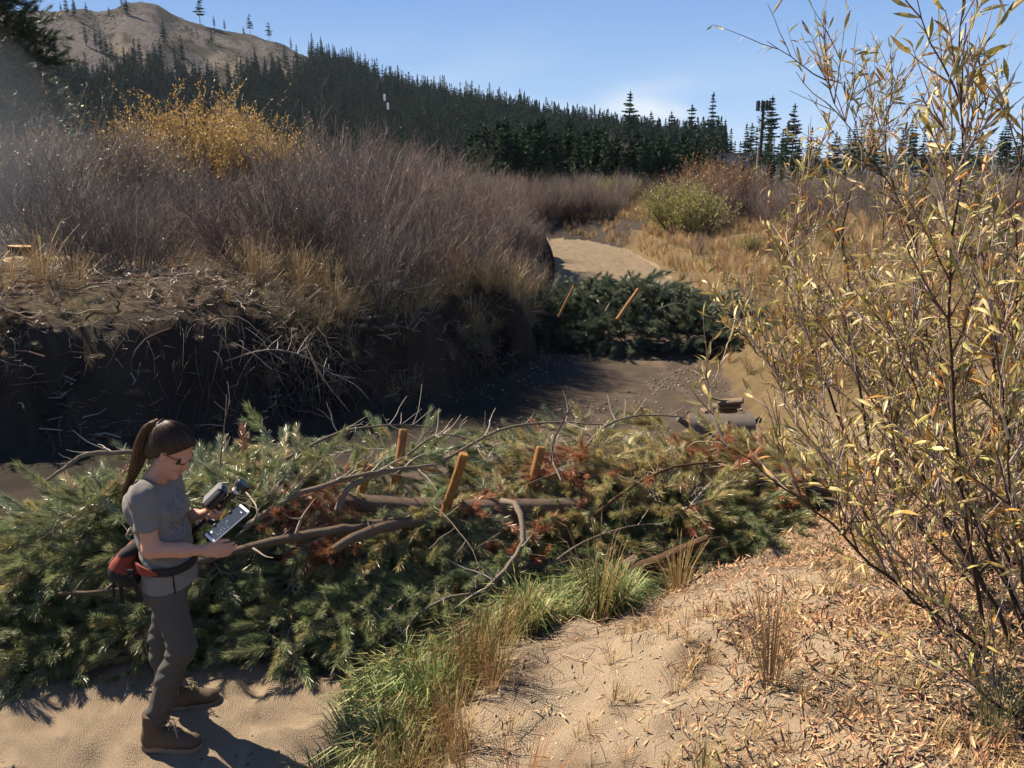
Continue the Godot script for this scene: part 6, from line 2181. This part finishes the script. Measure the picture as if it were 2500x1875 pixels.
		var arm := PackedVector3Array([gx * Vector3(0.068, 0.012, 0.062 * s), gx * Vector3(0.03, 0.012, 0.073 * s), gx * Vector3(-0.005, 0.010, 0.079 * s), gx * Vector3(-0.02, -0.006, 0.078 * s)])
		gb.tube(arm, taper(4, 0.0028, 0.0022), 6, lin(0.09, 0.03, 0.025))
	gb.tube(PackedVector3Array([gx * Vector3(0.103, 0.012, -0.01), gx * Vector3(0.106, 0.014, 0), gx * Vector3(0.103, 0.012, 0.01)]), taper(3, 0.003, 0.003), 6, lin(0.02, 0.015, 0.015))
	part("sunglasses", gb.mesh(), mat(Color.WHITE, 0.12, true, 0.6), root)
	# --- T-shirt
	var cloth := textured(mat(Color.WHITE, 0.95, true, 0.15), ramp_tex([Color(0.85, 0.85, 0.85), Color(1, 1, 1)], 0.2, 3, 256), 14.0)
	cloth.uv1_world_triplanar = false
	var sf := Field.new(Vector3(-1.92, 0.86, -4.0), Vector3(-1.48, 1.46, -3.38), 0.0085)
	sf.cap(Vector3(-1.672, 1.08, -3.675), Vector3(-1.712, 1.25, -3.68), 0.103, 0.116, 0.04, 1.36)
	sf.cap(Vector3(-1.668, 0.88, -3.675), Vector3(-1.668, 1.08, -3.675), 0.120, 0.102, 0.04, 1.42)
	sf.cap(Vector3(-1.70, 1.345, -3.56), Vector3(-1.70, 1.345, -3.80), 0.058, 0.058, 0.05)
	sf.ell(Vector3(-1.745, 1.28, -3.68), Vector3(0.085, 0.085, 0.12), one, 0.04)
	for s in [-1.0, 1.0]:
		sf.ell(Vector3(-1.628, 1.225, -3.68 + 0.062 * s), Vector3(0.05, 0.055, 0.06), one, 0.05)
	sf.cap(sh_r, sh_r.lerp(el_r, 0.62) + Vector3(0, 0, 0.006), 0.060, 0.058, 0.03, 1.0, true)
	sf.cap(sh_l, sh_l.lerp(el_l, 0.62), 0.060, 0.058, 0.03, 1.0, true)
	sf.plane(Vector3(0, 0.905, 0), Vector3(0.12, -1, 0).normalized())
	sf.ell(Vector3(-1.672, 1.43, -3.68), Vector3(0.070, 0.062, 0.068), Basis(Vector3(0, 0, 1), -0.5), 0.006, true)
	sf.ripple(func(p: Vector3):
		var low: float = smooth(1.2, 0.98, p.y)
		return 0.0045 * fine.get_noise_3d(p.x * 60.0, p.y * 34.0, p.z * 60.0) + low * smooth(0.9, 0.97, p.y) * 0.005 * sin(p.y * 95.0 + p.x * 60.0 + 3.0 * fine.get_noise_3dv(p * 22.0)) + (1.0 - low) * 0.004 * sin((p.x + p.y * 0.8) * 75.0 + 4.0 * fine.get_noise_3dv(p * 18.0)))
	var shb := MB.new()
	var shirt := lin(0.185, 0.18, 0.172)
	sf.net(shb, off, func(p: Vector3):
		# a dark line drawing printed on the chest
		var c := shirt
		if p.x > -1.64 and p.y > 1.08 and p.y < 1.30 and absf(p.z + 3.68) < 0.105:
			var m: float = absf(fine.get_noise_3d(p.z * 110.0, p.y * 95.0, 3.0))
			if m < 0.05:
				c = lin(0.085, 0.088, 0.11)
		return c)
	part("t_shirt", shb.mesh(), cloth, root)
	# --- trousers
	var pf := Field.new(Vector3(-1.92, 0.13, -3.97), Vector3(-1.46, 1.02, -3.42), 0.0085)
	var hip_r := Vector3(-1.658, 0.845, -3.595)
	var hip_l := Vector3(-1.680, 0.845, -3.755)
	var kn_r := Vector3(-1.600, 0.555, -3.575)
	var kn_l := Vector3(-1.795, 0.475, -3.795)
	var an_r := Vector3(-1.768, 0.150, -3.578)
	var an_l := Vector3(-1.815, 0.150, -3.862)
	pf.cap(Vector3(-1.675, 0.86, -3.675), Vector3(-1.668, 0.96, -3.675), 0.105, 0.098, 0.04, 1.4)
	pf.ell(Vector3(-1.728, 0.845, -3.63), Vector3(0.072, 0.085, 0.072), one, 0.05)
	pf.ell(Vector3(-1.728, 0.845, -3.72), Vector3(0.072, 0.085, 0.072), one, 0.05)
	pf.cap(hip_r, kn_r, 0.084, 0.063, 0.03)
	pf.cap(kn_r, kn_r.lerp(an_r, 0.4) + Vector3(-0.012, 0, 0), 0.063, 0.058, 0.03)
	pf.cap(kn_r.lerp(an_r, 0.4) + Vector3(-0.012, 0, 0), an_r, 0.058, 0.058, 0.03, 1.0, true)
	pf.cap(hip_l, kn_l, 0.082, 0.063, 0.03)
	pf.cap(kn_l, kn_l.lerp(an_l, 0.4) + Vector3(-0.01, 0, 0), 0.063, 0.061, 0.03)
	pf.cap(kn_l.lerp(an_l, 0.4) + Vector3(-0.01, 0, 0), an_l, 0.061, 0.055, 0.03, 1.0, true)
	pf.ripple(func(p: Vector3):
		var w := 3.5 * fine.get_noise_3d(p.x * 26.0, p.y * 14.0, p.z * 26.0)
		var knee: float = exp(-pow((p.y - 0.50) / 0.11, 2.0))
		var hem: float = smooth(0.36, 0.20, p.y)
		return (knee * 0.0038 + hem * 0.0042 + 0.0008) * sin(p.y * lerpf(120.0, 165.0, hem) + (p.x + 1.7) * -70.0 + w) + 0.003 * fine.get_noise_3dv(p * 30.0))
	var trb := MB.new()
	pf.net(trb, off, plain(lin(0.086, 0.086, 0.080)))
	part("trousers", trb.mesh(), cloth, root)
	# --- boots
	for s in [[Vector3(-1.845, 0.0, -3.575), 0.06, an_r, "near"], [Vector3(-1.88, 0.0, -3.875), -0.22, an_l, "far"]]:
		var heel: Vector3 = s[0]
		var bx := Transform3D(Basis(Vector3.UP, -float(s[1])), heel)
		var bf := Field.new(Vector3(-0.03, 0.0, -0.075), Vector3(0.33, 0.24, 0.075), 0.006)
		bf.cap(Vector3(0.05, 0.055, 0), Vector3(0.07, 0.20, 0), 0.048, 0.053, 0.03, 1.0, true)
		bf.cap(Vector3(0.05, 0.055, 0), Vector3(0.15, 0.062, 0.003), 0.046, 0.046, 0.03)
		bf.cap(Vector3(0.15, 0.06, 0.003), Vector3(0.245, 0.044, 0.006), 0.047, 0.040, 0.03, 1.05)
		bf.ell(Vector3(0.255, 0.046, 0.006), Vector3(0.045, 0.034, 0.044), one, 0.02)
		bf.plane(Vector3(0, 0.022, 0), Vector3(0, -1, 0))
		bf.ripple(func(p: Vector3): return 0.003 * fine.get_noise_3dv(p * 60.0) + 0.002 * sin(p.x * 130.0) * smooth(0.12, 0.16, p.x) * smooth(0.22, 0.19, p.x))
		var bb := MB.new()
		bf.net(bb, off * bx, func(p: Vector3): return lin(0.115, 0.09, 0.064) if p.y > 0.048 or p.x < 0.2 else lin(0.08, 0.065, 0.05))
		var boot := part("boot", bb.mesh(), cloth, root)
		var so := MB.new()
		var outline := [[-0.004, 0.0], [0.004, 0.03], [0.03, 0.043], [0.09, 0.042], [0.15, 0.046], [0.21, 0.055], [0.26, 0.052], [0.295, 0.035], [0.308, 0.008], [0.304, -0.02], [0.28, -0.044], [0.23, -0.052], [0.15, -0.040], [0.09, -0.038], [0.03, -0.041], [0.003, -0.028]]
		var no := outline.size()
		for i in no:
			var a: Array = outline[i]
			var b2: Array = outline[(i + 1) % no]
			var y0 := 0.002
			var y1 := 0.030
			var lift0 := 0.012 * smooth(0.22, 0.31, a[0])
			var lift1 := 0.012 * smooth(0.22, 0.31, b2[0])
			var g := off * bx
			var col := lin(0.19, 0.16, 0.12)
			so.quad(g * Vector3(a[0], y0 + lift0, a[1]), g * Vector3(b2[0], y0 + lift1, b2[1]), g * Vector3(b2[0], y1 + lift1 * 0.7, b2[1]), g * Vector3(a[0], y1 + lift0 * 0.7, a[1]), col)
			so.tri(g * Vector3(0.15, y0, 0), g * Vector3(b2[0], y0 + lift1, b2[1]), g * Vector3(a[0], y0 + lift0, a[1]), col)
			so.tri(g * Vector3(0.15, y1, 0), g * Vector3(a[0], y1 + lift0 * 0.7, a[1]), g * Vector3(b2[0], y1 + lift1 * 0.7, b2[1]), col)
		part("sole", so.mesh(), M.vert, boot)
		var la := MB.new()
		for k in 6:
			var x := 0.115 + 0.016 * k - 0.012 * maxf(0.0, 3.0 - k) * 0.4
			var y := 0.165 - 0.0165 * k
			for z in [-1.0, 1.0]:
				la.tube(PackedVector3Array([off * bx * Vector3(x, y, -0.02 * z), off * bx * Vector3(x + 0.012, y + 0.004, 0), off * bx * Vector3(x + 0.006, y - 0.014, 0.022 * z)]), taper(3, 0.0026, 0.0026), 5, lin(0.34, 0.27, 0.17))
		for k in 5:
			var a := -0.9 + 0.45 * k
			la.tube(PackedVector3Array([off * bx * Vector3(0.125, 0.165, 0), off * bx * Vector3(0.16 + 0.01 * k, 0.15 + 0.02 * sin(k * 2.0), 0.04 * a + 0.02), off * bx * Vector3(0.165 + 0.012 * k, 0.11, 0.05 * a + 0.02)]), taper(3, 0.0024, 0.0018), 5, lin(0.36, 0.29, 0.19))
		part("laces", la.mesh(), M.vert, boot)
	build_gear(pole_a, pole_b)

func build_gear(a: Vector3, b: Vector3) -> void:
	var black := lin(0.014, 0.014, 0.016)
	var shiny := mat(Color.WHITE, 0.35, true, 0.5)
	var ax := (b - a).normalized()
	# survey pole with its receiver
	var o := thing("survey_pole", a, "short black survey pole with grey receiver and round antenna held in the woman's far hand", "survey pole")
	var m := MB.new()
	m.tube(PackedVector3Array([-ax * 0.03, ax * 0.40]), PackedFloat32Array([0.0125, 0.0125]), 12, black, 0.0, true)
	for t in [0.07, 0.25, 0.33]:
		m.tube(PackedVector3Array([ax * t, ax * (t + 0.004), ax * (t + 0.03), ax * (t + 0.034)]), PackedFloat32Array([0.0125, 0.019, 0.019, 0.0125]), 12, black)
	part("pole", m.mesh(), shiny, o)
	m = MB.new()
	m.tube(PackedVector3Array([ax * 0.395, ax * 0.40, ax * 0.412, ax * 0.424, ax * 0.428]), PackedFloat32Array([0.014, 0.036, 0.040, 0.038, 0.03]), 20, black, 0.0, true)
	part("antenna_disc", m.mesh(), shiny, o)
	m = MB.new()
	m.tube(PackedVector3Array([ax * 0.365, ax * 0.38]), PackedFloat32Array([0.022, 0.022]), 12, lin(0.45, 0.45, 0.45), 0.0, true)
	part("collar", m.mesh(), shiny, o)
	var up := (Vector3(-0.62, 0.70, 0.25) - ax * Vector3(-0.62, 0.70, 0.25).dot(ax)).normalized()
	var bas := Basis(ax, up, ax.cross(up))
	var rc := ax * 0.285 + up * 0.045
	m = MB.new()
	m.box(rc, Vector3(0.125, 0.045, 0.085), bas, black, 0.016)
	part("receiver_body", m.mesh(), shiny, o)
	m = MB.new()
	m.box(rc + up * 0.026, Vector3(0.128, 0.026, 0.09), bas, lin(0.17, 0.17, 0.175), 0.012)
	part("receiver_lid", m.mesh(), shiny, o)
	m = MB.new()
	m.box(rc - ax * 0.062 + up * 0.004, Vector3(0.008, 0.04, 0.08), bas, lin(0.50, 0.22, 0.06), 0.003)
	part("end_band", m.mesh(), shiny, o)
	m = MB.new()
	var kr := ax * 0.12 + up * 0.022
	var ring := PackedVector3Array()
	for j in 13:
		var t := TAU * j / 12.0
		ring.append(kr + ax * cos(t) * 0.011 + Vector3(0, 0.9, 0.4).normalized() * sin(t) * 0.011)
	m.tube(ring, taper(13, 0.003, 0.003), 6, lin(0.5, 0.5, 0.5))
	part("metal_ring", m.mesh(), mat(Color.WHITE, 0.25, true, 0.7), o)
	# phone on its bracket
	var bl := Vector3(-1.458, 1.124, -3.62)
	var ll := Vector3(0.14, 0.105, -0.128)
	var ww := Vector3(0.058, -0.022, 0.045)
	ww = ww - ll * ww.dot(ll) / ll.length_squared()
	var nn := ww.cross(ll).normalized()
	if nn.y < 0.0:
		nn = -nn
	var ctr := bl + ll * 0.5 + ww * 0.5
	var pb := Basis(ww.normalized(), ll.normalized(), ww.normalized().cross(ll.normalized()))
	var sgn := signf(pb.z.dot(nn))
	var ph := thing("phone", ctr, "large white framed phone clamped to the survey pole, its screen reflecting the sky", "phone")
	m = MB.new()
	m.box(Vector3.ZERO, Vector3(ww.length(), ll.length(), 0.010), pb, lin(0.75, 0.75, 0.74), 0.004)
	part("case", m.mesh(), shiny, ph)
	m = MB.new()
	m.box(nn * 0.0058, Vector3(ww.length() - 0.008, ll.length() - 0.026, 0.002), pb, lin(0.045, 0.06, 0.085), 0.0006)
	part("screen", m.mesh(), mat(Color.WHITE, 0.05, true, 0.6), ph)
	m = MB.new()
	m.box(nn * 0.0075 - ll.normalized() * 0.088 * 0.0 + ll.normalized() * 0.078 + ww.normalized() * 0.01, Vector3(0.012, 0.005, 0.001), pb, lin(0.8, 0.8, 0.8))
	m.box(nn * 0.0075 - ll.normalized() * 0.08 - ww.normalized() * 0.018, Vector3(0.014, 0.012, 0.001), pb, lin(0.7, 0.7, 0.68))
	for i in 16:
		m.box(nn * 0.0073 + ll.normalized() * rf(-0.07, 0.02) + ww.normalized() * rf(-0.028, 0.028), Vector3(rf(0.002, 0.006), rf(0.002, 0.005), 0.0006), pb, lin(0.25, 0.32, 0.45))
	part("screen_marks", m.mesh(), mat(Color.WHITE, 0.2, true, 0.5), ph, "stuff")
	m = MB.new()
	for t in [-0.045, 0.045]:
		var e: Vector3 = -ww * 0.5 + ll.normalized() * t
		m.box(e + nn * 0.002, Vector3(0.012, 0.018, 0.022), pb, black, 0.003)
	var hub := a + ax * 0.16
	m.tube(PackedVector3Array([-nn * 0.008, -nn * 0.03 - ww * 0.3, hub - ctr]), PackedFloat32Array([0.012, 0.011, 0.012]), 8, black)
	part("clamp", m.mesh(), shiny, ph)
	# waist pack
	var wp := thing("waist_pack", Vector3(-1.85, 0.93, -3.68), "red and black waist pack worn on the woman's lower back with dangling straps", "waist pack")
	var off := -wp.position
	var f := Field.new(Vector3(-1.98, 0.82, -3.86), Vector3(-1.74, 1.10, -3.50), 0.008)
	f.cap(Vector3(-1.83, 0.93, -3.76), Vector3(-1.83, 0.93, -3.60), 0.065, 0.065, 0.03)
	f.cap(Vector3(-1.85, 0.97, -3.77), Vector3(-1.85, 0.97, -3.59), 0.062, 0.062, 0.04)
	f.cap(Vector3(-1.815, 1.03, -3.76), Vector3(-1.815, 1.03, -3.60), 0.04, 0.04, 0.03)
	f.ripple(func(p: Vector3): return 0.005 * fine.get_noise_3dv(p * 32.0) + 0.003 * sin(p.y * 60.0 + p.z * 20.0))
	m = MB.new()
	f.net(m, Transform3D(Basis(), off), func(p: Vector3): return lin(0.18, 0.036, 0.026) if p.y > 0.975 - 0.35 * (p.x + 1.85) and p.y < 1.025 + 0.01 * sin(p.z * 40.0) else lin(0.018, 0.017, 0.02))
	part("pouch", m.mesh(), M.vert, wp)
	m = MB.new()
	m.tube(PackedVector3Array([Vector3(-1.90, 0.965, -3.79) + off, Vector3(-1.916, 0.945, -3.68) + off, Vector3(-1.90, 0.965, -3.57) + off]), taper(3, 0.004, 0.004), 6, lin(0.01, 0.01, 0.01))
	m.tube(PackedVector3Array([Vector3(-1.885, 1.01, -3.76) + off, Vector3(-1.89, 1.015, -3.68) + off, Vector3(-1.885, 1.01, -3.60) + off]), taper(3, 0.006, 0.006), 6, lin(0.16, 0.03, 0.025))
	part("zip", m.mesh(), M.vert, wp)
	for part_of in [["hip_belt", 0.0, TAU, 0.038, lin(0.02, 0.02, 0.022), 0.0], ["hip_wing", 0.5, 1.75, 0.046, lin(0.19, 0.04, 0.03), 0.006]]:
		m = MB.new()
		var n := 40
		for i in n:
			var t0: float = lerpf(part_of[1], part_of[2], float(i) / n)
			var t1: float = lerpf(part_of[1], part_of[2], float(i + 1) / n)
			var q: Array[Vector3] = []
			for t in [t0, t1]:
				for r in [0.0, 0.008]:
					var rx: float = 0.124 + r + part_of[5]
					var rz: float = 0.166 + r + part_of[5]
					var y: float = 0.985 + 0.018 * cos(t)
					var hh: float = part_of[3] * 0.5 * (1.0 if part_of[1] == 0.0 else sin((t - part_of[1]) / (part_of[2] - part_of[1]) * PI * 0.8 + 0.4))
					q.append(Vector3(-1.670 - rx * cos(t + 1.0 * 0.0), y - hh, -3.675 + rz * sin(t)) + off)
					q.append(Vector3(-1.670 - rx * cos(t), y + hh, -3.675 + rz * sin(t)) + off)
			m.quad(q[2], q[6], q[7], q[3], part_of[4])
			m.quad(q[0], q[1], q[5], q[4], part_of[4])
			m.quad(q[3], q[7], q[5], q[1], part_of[4])
			m.quad(q[2], q[0], q[4], q[6], part_of[4])
		part(part_of[0], m.mesh(), M.vert, wp)
	for s in [[Vector3(-1.775, 0.965, -3.515), Vector3(-1.735, 0.84, -3.505), 0.022], [Vector3(-1.865, 0.90, -3.585), Vector3(-1.86, 0.79, -3.57), 0.020], [Vector3(-1.915, 0.90, -3.62), Vector3(-1.92, 0.80, -3.61), 0.012], [Vector3(-1.60, 0.96, -3.55), Vector3(-1.592, 0.86, -3.54), 0.012]]:
		m = MB.new()
		var d: Vector3 = s[1] - s[0]
		var y := d.normalized()
		var x := y.cross(Vector3(0.2, 0, 1)).normalized()
		m.box((s[0] + s[1]) * 0.5 + off, Vector3(s[2], d.length(), 0.004), Basis(x, y, x.cross(y)), lin(0.012, 0.012, 0.014), 0.001)
		part("strap", m.mesh(), M.vert, wp)
	m = MB.new()
	m.box(Vector3(-1.775, 0.985, -3.512) + off, Vector3(0.035, 0.03, 0.014), Basis(), lin(0.015, 0.015, 0.015), 0.004)
	part("buckle", m.mesh(), M.vert, wp)

func _ready() -> void:
	rng.seed = 7
	noise.seed = 4
	noise.frequency = 0.01
	noise.fractal_octaves = 4
	fine.seed = 8
	fine.frequency = 0.2
	fine.fractal_octaves = 4
	var t0 := Time.get_ticks_msec()
	stage()
	make_materials()
	build_ground()
	build_hill()
	print("ground ", Time.get_ticks_msec() - t0)
	rng.seed = 30
	build_forest()
	print("forest ", Time.get_ticks_msec() - t0)
	build_person()
	print("person ", Time.get_ticks_msec() - t0)
	rng.seed = 40
	build_pile()
	print("pile ", Time.get_ticks_msec() - t0)
	build_shrubs()
	print("shrubs ", Time.get_ticks_msec() - t0)
	rng.seed = 60
	build_grass()
	print("grass ", Time.get_ticks_msec() - t0)
	rng.seed = 70
	build_right_willows()
	rng.seed = 80
	build_bank_litter()
	print("all ", Time.get_ticks_msec() - t0)
